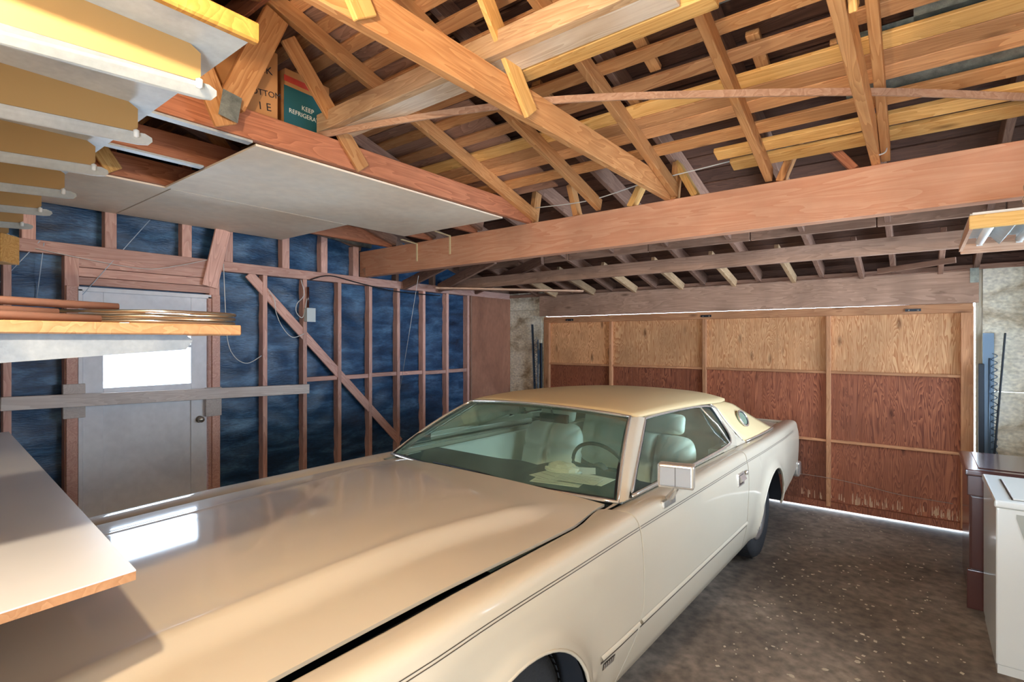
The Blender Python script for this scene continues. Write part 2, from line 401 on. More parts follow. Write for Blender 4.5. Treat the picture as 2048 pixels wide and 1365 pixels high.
box('sheathing', (XL - .13, DY0 - .06, DZT), (XL - .105, DY1 + .06, 4.1), W_DARK, wl)
box('sheathing', (XL - .13, DY1 + .06, 0), (XL - .105, YB + .2, 3.9), W_DARK, wl)
STUDS = [2.503, 2.913, 3.314, 3.715, 4.119, 4.528, 4.942]
for y in STUDS:
    timber('stud', (XL - .045, y, 0.04), (XL - .045, y, PLATE_B), .043, .085, W_STUD, wl, up=(1, 0, 0))
for y in (-.1, .3, .72):
    timber('stud', (XL - .045, y, 0.04), (XL - .045, y, PLATE_B), .043, .085, W_STUD, wl, up=(1, 0, 0))
timber('stud', (XL - .045, 5.345, 0.04), (XL - .045, 5.345, PLATE_B), .043, .085, W_STUD, wl, up=(1, 0, 0))
for y in (1.065, 2.05):     # trimmers each side of the door
    timber('stud', (XL - .045, y, 0.0), (XL - .045, y, PLATE_B), .085, .085, W_STUD, wl, up=(1, 0, 0))
timber('wall_plate', (XL - .045, YF, (PLATE_B + PLATE_T) / 2), (XL - .045, YB, (PLATE_B + PLATE_T) / 2), .09, .088, W_STUD, wl)
timber('sole_plate', (XL - .045, 2.1, .02), (XL - .045, YB, .02), .09, .04, W_STUD, wl)
for y in [.35, .83, 1.30, 1.83, 2.17, 2.71, 3.13, 3.52]:  # short studs of the gable above the plate
    timber('gable_stud', (XL - .045, y, PLATE_T), (XL - .045, y, rafter_b(y)), .075, .085, W_STUD, wl, up=(1, 0, 0))
for y in (4.1, 4.7, 5.3):
    timber('gable_stud', (XL - .045, y, PLATE_T), (XL - .045, y, over_b(y)), .043, .085, W_BROWN, wl, up=(1, 0, 0))
ys = [2.913] + STUDS[2:] + [5.345]
for a, b in zip(ys, ys[1:]):
    zz = 1.355 + random.uniform(-.008, .008)
    timber('blocking', (XL - .05, a + .022, zz), (XL - .05, b - .022, zz), .07, .045, W_STUD, wl)
# header boards over the door
z = DZT + .03
for h in (.062, .07, .085):
    timber('header_board', (XL - .03, 1.1, z + h / 2), (XL - .03, 2.02, z + h / 2), .05, h - .004, W_STUD, wl); z += h
# let-in diagonal brace
a = P(497, 548, X=XL - .02); b = P(800, 884, X=XL - .02)
timber('diagonal_brace', a, b, .022, .088, W_STUD, wl, up=(0, .7, .7))
# leaning board by the door
timber('nailed_board', P(446, 460, X=XL + .02), P(419, 574, X=XL + .02), .025, .125, W_STUD, wl, up=(0, 1, 0))
# hardboard panel in the corner
box('hardboard_panel', (XL - .02, 5.37, .02), (XL + .006, YB - .005, PLATE_B), M_HARD, wl)
timber('panel_batten', (XL + .01, 5.38, .02), (XL + .01, 5.38, PLATE_B), .03, .02, W_BROWN, wl, up=(1, 0, 0))

# pedestrian door in the gable wall
d1 = thing('door_1', 'grey painted side door with a two-pane window and peeling paint', 'door', (XL - .03, 1.56, 0), kind='structure')
xd0, xd1 = XL - .055, XL - .012
for y0, y1 in ((DY0, DY0 + .125), (DY1 - .125, DY1)):
    box('stile', (xd0, y0, .02), (xd1, y1, DZT - .0145), M_DOORP, d1, bev=.003)
for z0, z1 in ((.02, .22), (1.28, 1.39), (1.695, 1.72), (1.985, DZT - .0145)):
    box('rail', (xd0, DY0 + .125, z0), (xd1, DY1 - .125, z1), M_DOORP, d1, bev=.003)
box('panel', (xd0 + .012, DY0 + .125, .22), (xd1 - .014, DY1 - .125, 1.28), M_DOORP, d1)
for z0, z1 in ((1.39, 1.695), (1.72, 1.985)):
    box('window_pane', (xd0 + .02, DY0 + .125, z0), (xd0 + .024, DY1 - .125, z1), M_PANE, d1)
# blisters of peeling paint along the foot of the panel
V = []; Fc = []
for i in range(46):
    y = DY0 + .13 + i * .0128; h = .02 + .07 * abs(math.sin(i * 1.7)) * random.random(); b0 = len(V); wd = .006 + .006 * random.random()
    zb = .235 + .02 * math.sin(i * .7)
    V += [(xd1 - .012, y - wd, zb), (xd1 - .012, y + wd, zb), (xd1 - .0105, y + wd * .3, zb + h), (xd1 - .0105, y - wd * .4, zb + h * .8)]
    Fc.append((b0, b0 + 1, b0 + 2, b0 + 3))
mesh('peeling_paint', V, Fc, plain('bare_weathered_wood', (74, 74, 84), rough=.9), d1)
kn = lathe('door_knob', [(0, .055), (.018, .054), (.026, .044), (.024, .03), (.012, .022), (.012, .008), (.03, .006), (.03, 0)], M_BRASS, d1, n=20, axis='x', loc=(xd1, DY1 - .06, 1.075))
for y0, y1 in ((DY0 - .03, DY0 - .004), (DY1 + .004, DY1 + .03)):
    box('jamb', (XL - .09, y0, 0), (XL + .005, y1, DZT), M_DOORP if y0 < 1.5 else W_STUD, d1, bev=.002)
box('head_jamb', (XL - .09, DY0 - .03, DZT - .015), (XL + .005, DY1 + .03, DZT + .018), M_DOORP, d1, bev=.002)
for y0, y1 in ((DY1 + .035, DY1 + .1), (DY0 - .1, DY0 - .035)):
    box('casing', (XL - .005, y0, 0), (XL + .014, y1, DZT + .02), W_STUD, d1, bev=.002)
# bar across the door and the blocks that hold it
pa = P(0, 809, X=XL + .05); pb = P(617, 778, X=XL + .05)
tag(timber('door_bar', pa, pb, .04, .092, W_GREYRAIL), 'long pale wooden bar laid across the grey side door', 'bar')
for px, py in ((149, 803), (428, 804)):
    c = P(px, py, X=XL + .03)
    bo = box('bar_bracket', (XL - .0, c.y - .065, c.z - .125), (XL + .029, c.y + .065, c.z + .125), W_GREYRAIL, d1, bev=.003)

# ------------------------------------------------------------------ garage door wall
wb = thing('wall_back', 'garage door wall of stained cream plywood and rough framing', 'wall', (-2, YB, 0), kind='structure')
GX0, GX1, GZT = -4.27, 0.385, 2.085
box('plywood_sheet', (XL - .1, YB, 0), (GX0 - .05, YB + .05, 1.0), M_CREAM, wb)
box('plywood_sheet', (XL - .1, YB, 1.004), (GX0 - .05, YB + .05, 2.2), M_CREAM, wb)
box('plywood_sheet', (XL - .1, YB, 2.204), (GX0 - .05, YB + .05, 2.46), M_CREAM, wb)
box('plywood_sheet', (GX1 + .06, YB, 0), (XR, YB + .05, 1.30), M_CREAM, wb)
box('plywood_sheet', (GX1 + .06, YB, 1.304), (XR, YB + .05, 2.42), M_CREAM, wb)
timber('door_post', (GX0 - .03, YB + .03, 0), (GX0 - .03, YB + .03, 2.45), .04, .1, M_CREAM, wb, up=(1, 0, 0))
timber('door_post', (GX1 + .035, YB + .03, 0), (GX1 + .035, YB + .03, 2.42), .045, .045, wood('pale_post', (206, 196, 172), (168, 154, 128), knots=False), wb, up=(1, 0, 0))
timber('door_header', (GX0 - .05, YB - .035, 2.250), (GX1 + .03, YB - .035, 2.236), .05, .29, W_HEADER, wb)
timber('top_plate', (XL, YB + .03, 2.415), (XR, YB + .03, 2.415), .09, .045, W_BROWN, wb)
box('upper_sheathing', (XL - .1, YB + .075, 2.1), (XR + .05, YB + .095, 2.62), W_DARK, wb)
box('metal_strap', (GX1 - .03, YB - .064, 2.27), (GX1 + .03, YB - .060, 2.40), M_GALV, wb)

gd = thing('door_2', 'plywood garage door of framed panels, bleached above and stained red-brown below', 'garage door', (-2, YB, 0), kind='structure')
YD = YB + .02
xs = [GX0 + .09, -3.27, -2.27, -1.07, GX1 - .06]   # frame stile positions
xs = [GX0 + .03, P(1222, 700, Y=YD).x, P(1409, 700, Y=YD).x, P(1657, 700, Y=YD).x, GX1 - .045]
zr = [.06, .53, 1.02, 1.50, 2.02]
zr = [.06, P(1657, 882, Y=YD).z, P(1657, 745, Y=YD).z, GZT - .06]
for i in range(4):
    for j in range(3):
        m = W_PLY_TOP if j == 2 else W_PLY_LOW
        box('panel', (xs[i] + .012, YD + .03, zr[j]), (xs[i + 1] - .012, YD + .042, zr[j + 1]), m, gd)
for i, x in enumerate(xs):
    wd = .09 if i in (0, 4) else .04
    timber('stile', (x, YD + .005, .045), (x, YD + .005, GZT - .02), wd, .05, W_DOORFRAME, gd, up=(0, 1, 0))
for j in (1, 2):
    for i in range(4):
        timber('rail', (xs[i] + .02, YD + .012, zr[j]), (xs[i + 1] - .02, YD + .012, zr[j]), .035, .026, W_DOORFRAME, gd)
timber('top_rail', (GX0, YD - .005, GZT - .035), (GX1 - .005, YD - .005, GZT - .035), .06, .085, W_DOORFRAME, gd)
timber('bottom_rail', (GX0, YD + .015, .055), (GX1 - .005, YD + .015, .055), .04, .07, W_PLY_LOW, gd)
for px in (1139, 1412, 1826):
    c = P(px, 620, Y=YD - .04); b_ = box('strap_hinge', (c.x - .06, YD - .044, GZT - .055), (c.x + .06, YD - .036, GZT - .03), M_STEEL, gd)
    for s in (-.035, .035): lathe('bolt', [(0, -.008), (.008, -.007), (.009, 0)], M_BRASS, b_, n=8, axis='z', loc=(c.x + s, YD - .044, GZT - .042))
V = []; Fc = []
for i in range(90):                       # pale bare-wood streaks where water has worn the foot of the door
    x = random.uniform(-1.0, .3); 
    if random.random() < .5: x = random.choice([random.uniform(-.55, -.2), random.uniform(.1, .3)])
    h = random.uniform(.02, .10); z0 = random.uniform(.09, .13); wd = random.uniform(.002, .007); b0 = len(V)
    V += [(x - wd, YD + .0295, z0), (x + wd, YD + .0295, z0), (x + wd * .4, YD + .029, z0 + h), (x - wd * .5, YD + .029, z0 + h * .9)]
    Fc.append((b0, b0 + 1, b0 + 2, b0 + 3))
mesh('worn_streak', V, Fc, plain('bare_pale_wood', (196, 160, 130), rough=.9), gd)
tube('cable', smoothpath([P(x_, y_, Y=YD - .03) for x_, y_ in ((1570, 944), (1660, 957), (1740, 975), (1800, 990), (1905, 1008))], 5), .003, plain('old_cable', (150, 130, 116), rough=.7), gd, n=5)
# lift hardware on both jambs
def hardware(x, nm, label, hgt, sgn):
    t = thing(nm, label, 'door hardware', (x, YB - .05, 0))
    box('side_channel', (x - .02, YB - .075, .35), (x + .02, YB - .05, hgt), M_STEEL, t, bev=.004)
    timber('lever_arm', (x + sgn * .06, YB - .09, .4), (x + sgn * .155, YB - .06, hgt + .27), .012, .045, M_STEEL, t, up=(0, 1, 0))
    pts = []
    for k in range(150):
        a = k * .9; pts.append((x + sgn * .085 + .02 * math.cos(a), YB - .07 + .02 * math.sin(a), .35 + (hgt - .25) * k / 150))
    tube('coil_spring', pts, .0035, M_BLUEST, t, n=5)
    tube('tension_rod', [(x + sgn * .05, YB - .06, .4), (x + sgn * .055, YB - .06, hgt + .05)], .009, M_BLUEST, t)
    return t
hw = hardware(GX0 - .02, 'garage_door_hardware', 'black lift arm and spring on the garage door jamb beside the brown hardboard', 1.72, -1)
box('maker_tag', (GX0 - .085, YB - .045, 1.42), (GX0 - .035, YB - .042, 1.62), M_TAG, hw)
hw2 = hardware(GX1 + .045, 'garage_door_hardware', 'blue-grey spring and channel on the garage door jamb behind the brown appliance', 1.55, 1)
box('backing_strip', (GX1 + .055, YB - .05, .3), (GX1 + .13, YB - .046, 1.82), M_BLUEST, hw2)

# walls out of view
wr = thing('wall_right', 'plywood side wall behind the brown and white appliances', 'wall', (XR, 2.9, 0), kind='structure')
WY0, WY1, WZ0, WZ1 = 3.0, 5.9, 1.05, 2.25
for a_, b_ in (((YF - .1, 0), (WY0, 4.0)), ((WY1, 0), (YB + .1, 4.0)), ((WY0, 0), (WY1, WZ0)), ((WY0, WZ1), (WY1, 4.0))):
    box('wall_panel', (XR, a_[0], a_[1]), (XR + .06, b_[0], b_[1]), M_CREAM, wr)
wn = thing('added_window', 'added two-pane window in the unseen right-hand wall for fill daylight', 'window', (XR, 4.45, 1.6), kind='structure')  # window added out of view to bring in fill daylight
for y_ in (WY0 + .02, 4.45, WY1 - .02): box('window_frame', (XR, y_ - .02, WZ0), (XR + .05, y_ + .02, WZ1), M_WHITE, wn)
for z_ in (WZ0 + .02, WZ1 - .02): box('window_frame', (XR, WY0, z_ - .02), (XR + .05, WY1, z_ + .02), M_WHITE, wn)
for y_ in (WY0, 4.45): box('pane', (XR + .02, y_ + .02, WZ0), (XR + .024, y_ + 1.43, WZ1), M_PANE, wn)
wf = thing('wall_front', 'front wall behind the viewer with an added open doorway for fill daylight', 'wall', (-2, YF, 0), kind='structure')  # doorway opening is added, unseen, to let fill daylight in
box('wall_panel', (XL - .1, YF - .06, 0), (-.27, YF, 4.1), M_CREAM, wf); box('wall_panel', (.33, YF - .06, 0), (XR, YF, 4.1), M_CREAM, wf)
box('wall_panel', (-.27, YF - .06, 2.1), (.33, YF, 4.1), M_CREAM, wf)

# ------------------------------------------------------------------ big beam
bm_ = timber('beam', (XL - .05, BEAM_Y + .045, 2.605), (XR, BEAM_Y + .045, 2.605), .09, .28, W_BEAM)
tag(bm_, 'deep pinkish fir beam spanning the garage under the rafters', 'beam', kind='structure')

# ------------------------------------------------------------------ roof
rf = thing('ceiling', 'open timber roof of rafters, ties and spaced sheathing boards', 'roof', (-2, 2.5, 2.7), kind='structure')
RX = [-.15 - .605 * i for i in range(-2, 9)]      # rafter lines
for i, x in enumerate(RX):
    m = W_ORANGE if x > -3 else W_BROWN
    timber('rafter', (x, 3.64, rafter_b(3.64) + .05), (x, 1.31, rafter_b(1.31) + .05), .042, .092, m, rf)
    timber('rafter', (x, 1.29, rafter_b(1.29) + .05), (x, YF + .02, rafter_b(YF + .02) + .05), .042, .092, m, rf)
timber('ridge_board', (XL, 1.3, rafter_b(1.3) + .06), (XR, 1.3, rafter_b(1.3) + .06), .02, .14, W_RED, rf)
TX = [-.15 - .045, -1.36 - .045, -2.57 - .045, -3.78 - .045, 1.06 - .045]
for x in TX:
    timber('tie_beam', (x, YF, TIE_B + .07), (x, 3.63, TIE_B + .07), .042, .14, W_ORANGE if x > -2 else W_RED, rf)
for x in (-3.19 - .045, -4.4 - .045):
    timber('ceiling_joist', (x, YF, TIE_B + .07), (x, 3.63, TIE_B + .07), .042, .14, W_RED, rf)
for x in (-2.57, -1.36, -.15, -3.78):            # webs of the trusses
    wx = x - .045 + .033 if x > -3 else x
    timber('truss_web', (wx + .005, 1.90, 2.76), (wx - .01, 1.44, 3.32), .022, .09, W_YELLOW if x > -2 else W_ORANGE, rf, up=(0, 1, 1))
    if x != -2.57: timber('truss_web', (wx, 1.02, 2.76), (wx, .72, 3.22), .022, .09, W_YELLOW, rf, up=(0, 1, 1))
timber('truss_web', P(462, 208, X=-2.53), P(552, 32, X=-2.53), .042, .12, W_ORANGE, rf, up=(0, 1, -1))
timber('truss_web', P(452, 252, X=-2.51), P(338, -20, X=-2.51), .022, .10, W_ORANGE, rf, up=(0, 1, 1))
gp = P(460, 212, X=-2.47); timber('gusset_plate', gp + Vector((0, -.008, -.06)), gp + Vector((0, .012, .06)), .002, .085, M_GALV, rf, up=(0, 1, 0), bev=0)
# spaced sheathing on the inner roof
def sheath_y(px, py, x):
    """depth where a pixel meets the sheathing plane of the far slope"""
    lo, hi = 1.3, 3.6
    u = (px - CX) / F_PX; v = (CY - py) / F_PX; d = FWD + RGT * u + Vector((0, 0, v))
    # z = 2.765+.1+.29*(3.6-y)
    s = (2.865 + .29 * 3.6 - CAM_H) / (d.z + .29 * d.y); return d.y * s
def sk(y0, y1, x0=XL, x1=XR, m=None, th=.02):
    yc = (y0 + y1) / 2; wdt = abs(y1 - y0) * .99
    c0 = Vector((x0, yc, rafter_b(yc) + .098 + th / 2)); c1 = Vector((x1, yc, rafter_b(yc) + .098 + th / 2))
    return timber('sheathing_board', c0, c1, wdt, th, m or W_SKIP, rf, up=(0, .29, 1))
refs = []
for (t, b) in ((-78, -48), (-18, 11), (43, 69), (103, 128), (152, 178), (178, 203), (203, 227), (247, 268), (284, 302), (310, 328)):
    xr = 1440 + (t - 42) * .35
    refs.append((sheath_y(xr, t, 0), sheath_y(xr + 10, b, 0)))
for k, (y0, y1) in enumerate(refs):
    if k >= 8: sk(y0, y1, -1.02 + .06 * (k - 8), XR, W_YELLOW, .03)
    else: sk(y0, y1, XL, XR, [W_SKIP, W_SKIP, W_ORANGE, W_SKIP, W_YELLOW][k % 5])
y = refs[0][0] - .035
while y > 1.36:
    sk(y - .075, y, XL, XR, W_SKIP if random.random() < .6 else W_BROWN); y -= .15
y = 1.2
while y > YF:                                  # near slope
    yc = y - .07; p = rafter_b(yc) + .108
    timber('sheathing_board', (XL, yc, p), (XR, yc, p), .13, .02, W_BROWN, rf, up=(0, -.29, 1)); y -= .16
# closed dark boarding over the bays by the gable
yy = 1.36
while yy < 3.3:
    yc = yy + .065; pz = rafter_b(yc) + .13
    timber('deck_board', (XL, yc, pz), (-2.2, yc, pz), .142, .018, W_BROWN, rf, up=(0, .29, 1)); yy += .148
# outer roof
for i in range(11):
    x = 1.0 - .6 * i
    timber('outer_rafter', (x, YB + .15, over_b(YB + .15) + .07), (x, 1.0, over_b(1.0) + .07), .042, .135, W_BROWN, rf)
yy = .9
while yy < YB + .1:
    yc = yy + .09; pz = over_b(yc) + .155
    timber('outer_deck_board', (XL - .1, yc, pz), (XR + .05, yc, pz), .178, .018, W_DARK, rf, up=(0, .245, 1)); yy += .19
yy = .95
while yy > YF - .1:
    yc = yy - .12; pz = over_b(1.0) + .155 - .245 * (1.0 - yc)
    timber('outer_deck_board', (XL - .1, yc, pz), (XR + .05, yc, pz), .236, .018, W_DARK, rf, up=(0, -.245, 1)); yy -= .24
rs = box('roofing', (XL - .2, -1, 0), (XR + .2, 1, .02), W_DARK, rf)   # weathertight layer over the boards, two slopes
bpy.data.objects.remove(rs)
def slope_sheet(y0, z0, y1, z1):
    mesh('roofing', [(XL - .2, y0, z0), (XR + .15, y0, z0), (XR + .15, y1, z1), (XL - .2, y1, z1), (XL - .2, y0, z0 + .02), (XR + .15, y0, z0 + .02), (XR + .15, y1, z1 + .02), (XL - .2, y1, z1 + .02)], BOXF, W_DARK, rf)
slope_sheet(1.0, over_b(1.0) + .17, YB + .3, over_b(YB + .3) + .17)
slope_sheet(YF - .2, over_b(1.0) + .17 - .245 * (1.2 - YF), 1.0, over_b(1.0) + .17)
# galvanised sheets lying between the two roofs
for (x0, x1, y0, y1) in ((-.72, .1, 1.75, 2.42), (-.02, .9, 2.35, 3.0), (-.3, .7, 2.8, 3.3), (-2.55, -2.2, 1.7, 2.0)):
    yc = (y0 + y1) / 2; pz = rafter_b(yc) + .135
    timber('galvanised_sheet', (x0, yc, pz), (x1, yc, pz), y1 - y0, .003, M_GALV, rf, up=(0, .29, 1), bev=0)
# odd rafter ends between the roofs
for x, y in ((-.55, 2.15), (-.35, 2.35), (-.1, 2.6), (-1.1, 2.5), (-1.3, 2.9), (-.62, 2.75), (-.3, 2.95), (-1.75, 2.6)):
    timber('roof_batten', (x, y - .12, rafter_b(y - .12) + .15), (x, y + .16, rafter_b(y + .16) + .15), .06, .03, W_ORANGE, rf)
# cripple posts on the beam
for px, lean, m in ((1066, 0, W_ORANGE), (1156, -.1, W_ORANGE), (1262, .12, W_YELLOW), (1349, 0, W_ORANGE), (1394, -.16, W_YELLOW), (1560, .1, W_ORANGE), (1712, -.2, W_RED)):
    p0 = P(px, 400, Y=3.66); p0.z = 2.745
    timber('cripple_post', p0, (p0.x + lean, 3.72, over_b(3.72)), .045, .085, m, rf, up=(0, 1, 0))
# the lower bay behind the beam
timber('purlin', (XL, 4.85, 2.465), (XR, 4.85, 2.465), .045, .125, W_HEADER, rf)
x = XL + .05
while x < .6:
    L = random.uniform(.7, 1.2); timber('blocking_board', (x, 5.12, 2.715), (min(x + L - .01, .75), 5.12 + random.uniform(-.01, .01), 2.715), .04, .1, W_HEADER, rf); x += L
for i in range(9):
    x = .75 - .6 * i
    timber('collar_strut', (x, 5.35, over_b(5.35) - .02), (x, YB - .02, 2.40), .04, .09, W_TAN if i > 2 else W_BROWN, rf)
for p_, q_ in ((P(808, 571, X=XL + .03), P(905, 522, Y=4.1)), (P(878, 577, X=XL + .03), P(990, 518, Y=4.5)), (P(950, 582, Y=5.5), P(1085, 520, Y=4.95)), (P(730, 548, X=XL + .03), P(800, 505, Y=3.75))):
    timber('jack_rafter', p_, q_, .04, .11, W_BROWN, rf)
box('metal_hanger', P(1853, 408, Y=5.09) + Vector((0, 0, -.045)), P(1879, 408, Y=5.085) + Vector((0, 0, .06)), M_GALV, rf)
for px, py in ((1340, 535), (1413, 532), (1499, 527), (1564, 521), (1633, 516), (1728, 508), (1200, 545)):
    c = P(px, py, Y=4.83); pts = [c + Vector((0, 0, .025)), c + Vector((0, 0, .0))] + [c + Vector((.012 - .012 * math.cos(a), 0, -.012 * math.sin(a))) for a in (.6, 1.2, 1.8, 2.4, 3.1)]
    tube('screw_hook', pts, .002, M_BRASS, rf, n=5)
# ceiling panels fixed under the ties
PX0, PX1, PX2 = -2.64, -3.825, XL + .0
pz0, pz1 = TIE_B - .012, TIE_B - .001
box('ceiling_panel', (PX1 + .004, 1.30, pz0), (PX0, 3.28, pz1), M_CEIL, rf)
box('ceiling_panel', (PX2, 1.335, pz0), (PX1 - .004, 2.66, pz1), M_CEIL, rf)
box('ceiling_panel', (PX2, YF + .01, pz0), (PX1 - .004, 1.325, pz1), M_CEIL, rf)
box('panel_batten', (PX0 + .03, YF, pz0), (PX0 - .02, 1.27, pz1), M_WENAMEL, rf)
box('panel_batten', (-3.25, YF, pz0), (-3.20, 1.28, pz1), M_WENAMEL, rf)

# ------------------------------------------------------------------ bare bulb that lights the roof (just above the frame)
bl = thing('light_bulb', 'bare warm bulb hanging from a roof tie above the car hood', 'lamp', BULB)
lathe('glass_bulb', [(0, -.055), (.018, -.05), (.03, -.03), (.03, -.012), (.018, .015), (.014, .03), (.014, .04)], None or plain('bulb_holder', (230, 220, 200)), bl, n=16, loc=BULB)
me_, nt_, b_ = newmat('lit_bulb'); b_.inputs['Emission Color'].default_value = (1, .8, .55, 1); b_.inputs['Emission Strength'].default_value = 6
bpy.data.objects['glass_bulb'].data.materials[0] = me_
lathe('socket', [(0, .04), (.02, .04), (.022, .075), (.012, .09), (0, .09)], M_BLACK, bl, n=16, loc=BULB)
tube('cord', [BULB + Vector((0, 0, .085)), BULB + Vector((0, 0, .6))], .004, M_BLACK, bl)
ld = bpy.data.lights.new('bulb_light', 'POINT'); ld.energy = BULB_W; ld.color = (1.0, .80, .56); ld.shadow_soft_size = .035
lo = bpy.data.objects.new('bulb_light', ld); C.objects.link(lo); lo.location = BULB + Vector((0, 0, -.065))

# ------------------------------------------------------------------ the car (written in its own frame: x across, y = depth in the room, z up)
CAR_X, CAR_YC, CAR_YAW = -1.975, 3.07, math.radians(-1.2)
car = bpy.data.objects.new('coupe', None); C.objects.link(car)
car.location = (CAR_X, CAR_YC, 0); car.rotation_euler = (0, 0, CAR_YAW); car.empty_display_size = .3
INV[car.name] = Matrix.Translation((0, -CAR_YC, 0))
tag(car, 'cream two-door luxury coupe with a tan vinyl roof parked nose to the viewer', 'car')
YW_F, YW_R, ZW, RW = 1.39, 4.62, .355, .355      # wheel centres
ARCH = [(1.375, .275, .445), (4.72, .31, .405)]
YN, YT = .10, 5.98                                 # nose and tail
Y_DF, Y_DR = 2.25, 3.965                          # door edges
SIDE = [(.19, .86), (.215, .915), (.25, .945), (.32, .968), (.40, .985), (.425, .992), (.55, 1.0), (.70, 1.008), (.80, 1.008), (.86, 1.003), (.90, .994)]
TOPR = [(.925, .990), (.943, .984), (.955, .975), (.962, .963), (.966, .948), (.966, .925), (.962, .890), (.957, .866), (.950, .850)]
def belt(y): return interp([(.1, -.06), (.5, -.02), (1.2, 0), (2.2, .008), (3.0, .004), (4.0, .0), (5.0, -.012), (5.98, -.02)], y)
def plan(y): return interp([(.10, -.06), (.4, -.02), (1.0, 0), (3.0, .0), (4.6, .0), (5.2, -.012), (5.98, -.055)], y)
def zlow(y):
    base = interp([(.1, .44), (.7, .32), (1.1, .20), (5.0, .20), (5.12, .32), (5.98, .50)], y)
    for yc, zc, R in ARCH:
        if abs(y - yc) < R: return max(base, zc + math.sqrt(R * R - (y - yc) ** 2))
    return base
def flare(y, z):
    f = 0
    for yc, zc, R in ARCH:
        d = math.hypot(y - yc, max(z, zc * .6) - zc) - R
        if z > .2: f += .018 * math.exp(-(d / .045) ** 2) - .004 * math.exp(-((d - .13) / .07) ** 2)
    return f
def warp(y, z):
    k = sstep(1.9, 2.25, y) * (1 - sstep(2.25, 2.9, y))
    dy = -.17 * sstep(.50, .22, z) if z < .5 else (.03 * sstep(.9, .5, z) - .03 * sstep(.9, .98, z))
    return y + k * dy
def side_cols(y0, y1):
    ys = set(); n = max(2, int((y1 - y0) / .07))
    for i in range(n + 1): ys.add(round(y0 + (y1 - y0) * i / n, 5))
    out = []
    for yc, zc, R in ARCH:
        if yc + R > y0 and yc - R < y1:
            ys = {v for v in ys if abs(v - yc) > R + .012}
            for k in range(25):
                a = math.pi * k / 24; ys.add(round(yc + R * math.cos(a) * .9999, 5))
            ys.add(round(yc - R - .002, 5)); ys.add(round(yc + R + .002, 5))
    return sorted(v for v in ys if y0 - 1e-6 <= v <= y1 + 1e-6)
def side_mesh(nm, y0, y1, s, mat=None, toprows=None, nz=16):
    rows = []
    for y in side_cols(y0, y1):
        zl = zlow(y); col = []
        for k in range(nz):
            t = k / nz; z = zl + (.90 - zl) * (t ** .9)
            col.append((z, interp(SIDE, z)))
        col += toprows or ([(.90, .994)] + TOPR)
        r = []
        for k, (z, dx) in enumerate(col):
            zz = z + (belt(y) * sstep(.5, .9, z))
            x = dx + plan(y) + (flare(y, z) if k <= nz else 0)
            if nm == 'front_fender' and k >= len(col) - 4: x -= .05 * sstep(1.92, 2.28, y) * (k - len(col) + 5) / 4
            r.append((s * x, warp(y, zz), zz))
        rows.append(r)
    o = gridmesh(nm, rows, mat or M_PAINT, car, flip=(s > 0), solid=.014)
    md = o.modifiers.new('crisp', 'EDGE_SPLIT'); md.split_angle = math.radians(40)
    return o
GAP = .005
for s in (1, -1):
    fe = side_mesh('front_fender', YN, Y_DF - GAP, s)
    do = side_mesh('door', Y_DF + GAP, Y_DR - GAP, s)
    qu = side_mesh('rear_quarter', Y_DR + GAP, YT, s)
    if s > 0: fender_l, door_l, quarter_l = fe, do, qu
    # twin pinstripes
    def strip(nm, z, hgt, y0, y1, mat, par, out=.0012, th=.0):
        rows = []; n = max(3, int((y1 - y0) / .08))
        for i in range(n + 1):
            y = y0 + (y1 - y0) * i / n; zz0 = z - hgt / 2 + belt(y) * .9; zz1 = z + hgt / 2 + belt(y) * .9
            r = []
            for zz in (zz0, (zz0 + zz1) / 2, zz1):
                x = interp(SIDE + TOPR[:2], zz - belt(y) * .9) + plan(y) + flare(y, zz) + out + (th if zz not in (zz0, zz1) else 0)
                r.append((s * x, warp(y, zz), zz))
            rows.append(r)
        return gridmesh(nm, rows, mat, par, flip=(s > 0))
    for z in (.893, .903):
        strip('pinstripe', z, .0028, .6, Y_DF - GAP, M_TRIM, fe); strip('pinstripe', z, .0028, Y_DF + GAP, Y_DR - GAP, M_TRIM, do); strip('pinstripe', z, .0028, Y_DR + GAP, 5.7, M_TRIM, qu)
    # side moulding, cream bar over a dark groove
    for (y0, y1, par) in ((1.90, Y_DF - .01, fe), (Y_DF + .012, Y_DR - .01, do)):
        strip('side_moulding', .470, .024, y0, y1, M_PAINT, par, out=.002, th=.012)
        strip('moulding_groove', .452, .010, y0, y1, M_TRIM, par, out=.0015)
    strip('badge', .425, 0.03, 1.92, 2.02, M_TRIM, fe, out=.003)
    for k in range(6):
        strip('badge_letter', .425, .024, 1.923 + k * .016, 1.933 + k * .016, M_CHROME, fe, out=.005)
    # arch lips
    for yc, zc, R in ARCH:
        pts = []
        for k in range(31):
            a = math.radians(0 + 180 * k / 30); y = yc + R * math.cos(a); z = max(zc + R * math.sin(a), zlow(yc + R + .05) + .01)
            pts.append((s * (interp(SIDE, z) + plan(y) + flare(y, z) - .004), y, z))
        tube('arch_lip', pts, .0075, M_PAINT, fe if yc < 3 else qu, n=8)
        # dark wheel housing
        rows = []
        for k in range(17):
            a = math.radians(4 + 172 * k / 16); y = yc + (R + .015) * math.cos(a); z = zc + (R + .015) * math.sin(a)
            rows.append([(s * .97, y, z), (s * .55, y, z)])
        gridmesh('wheel_housing', rows, M_DARKIN, car, flip=(s < 0))
        mesh('wheel_housing', [(s * .55, yc + (R + .02) * math.cos(math.radians(t)), zc + (R + .02) * math.sin(math.radians(t))) for t in range(0, 181, 10)], [tuple(range(19))], M_DARKIN, car)
# rocker underside and floor pan
box('floor_pan', (-.87, 2.0, .19), (.87, 4.1, .23), M_DARKIN, car)
box('floor_pan', (-.54, .6, .24), (.54, 2.0, .6), M_DARKIN, car); box('floor_pan', (-.54, 4.1, .26), (.54, 5.9, .5), M_DARKIN, car)
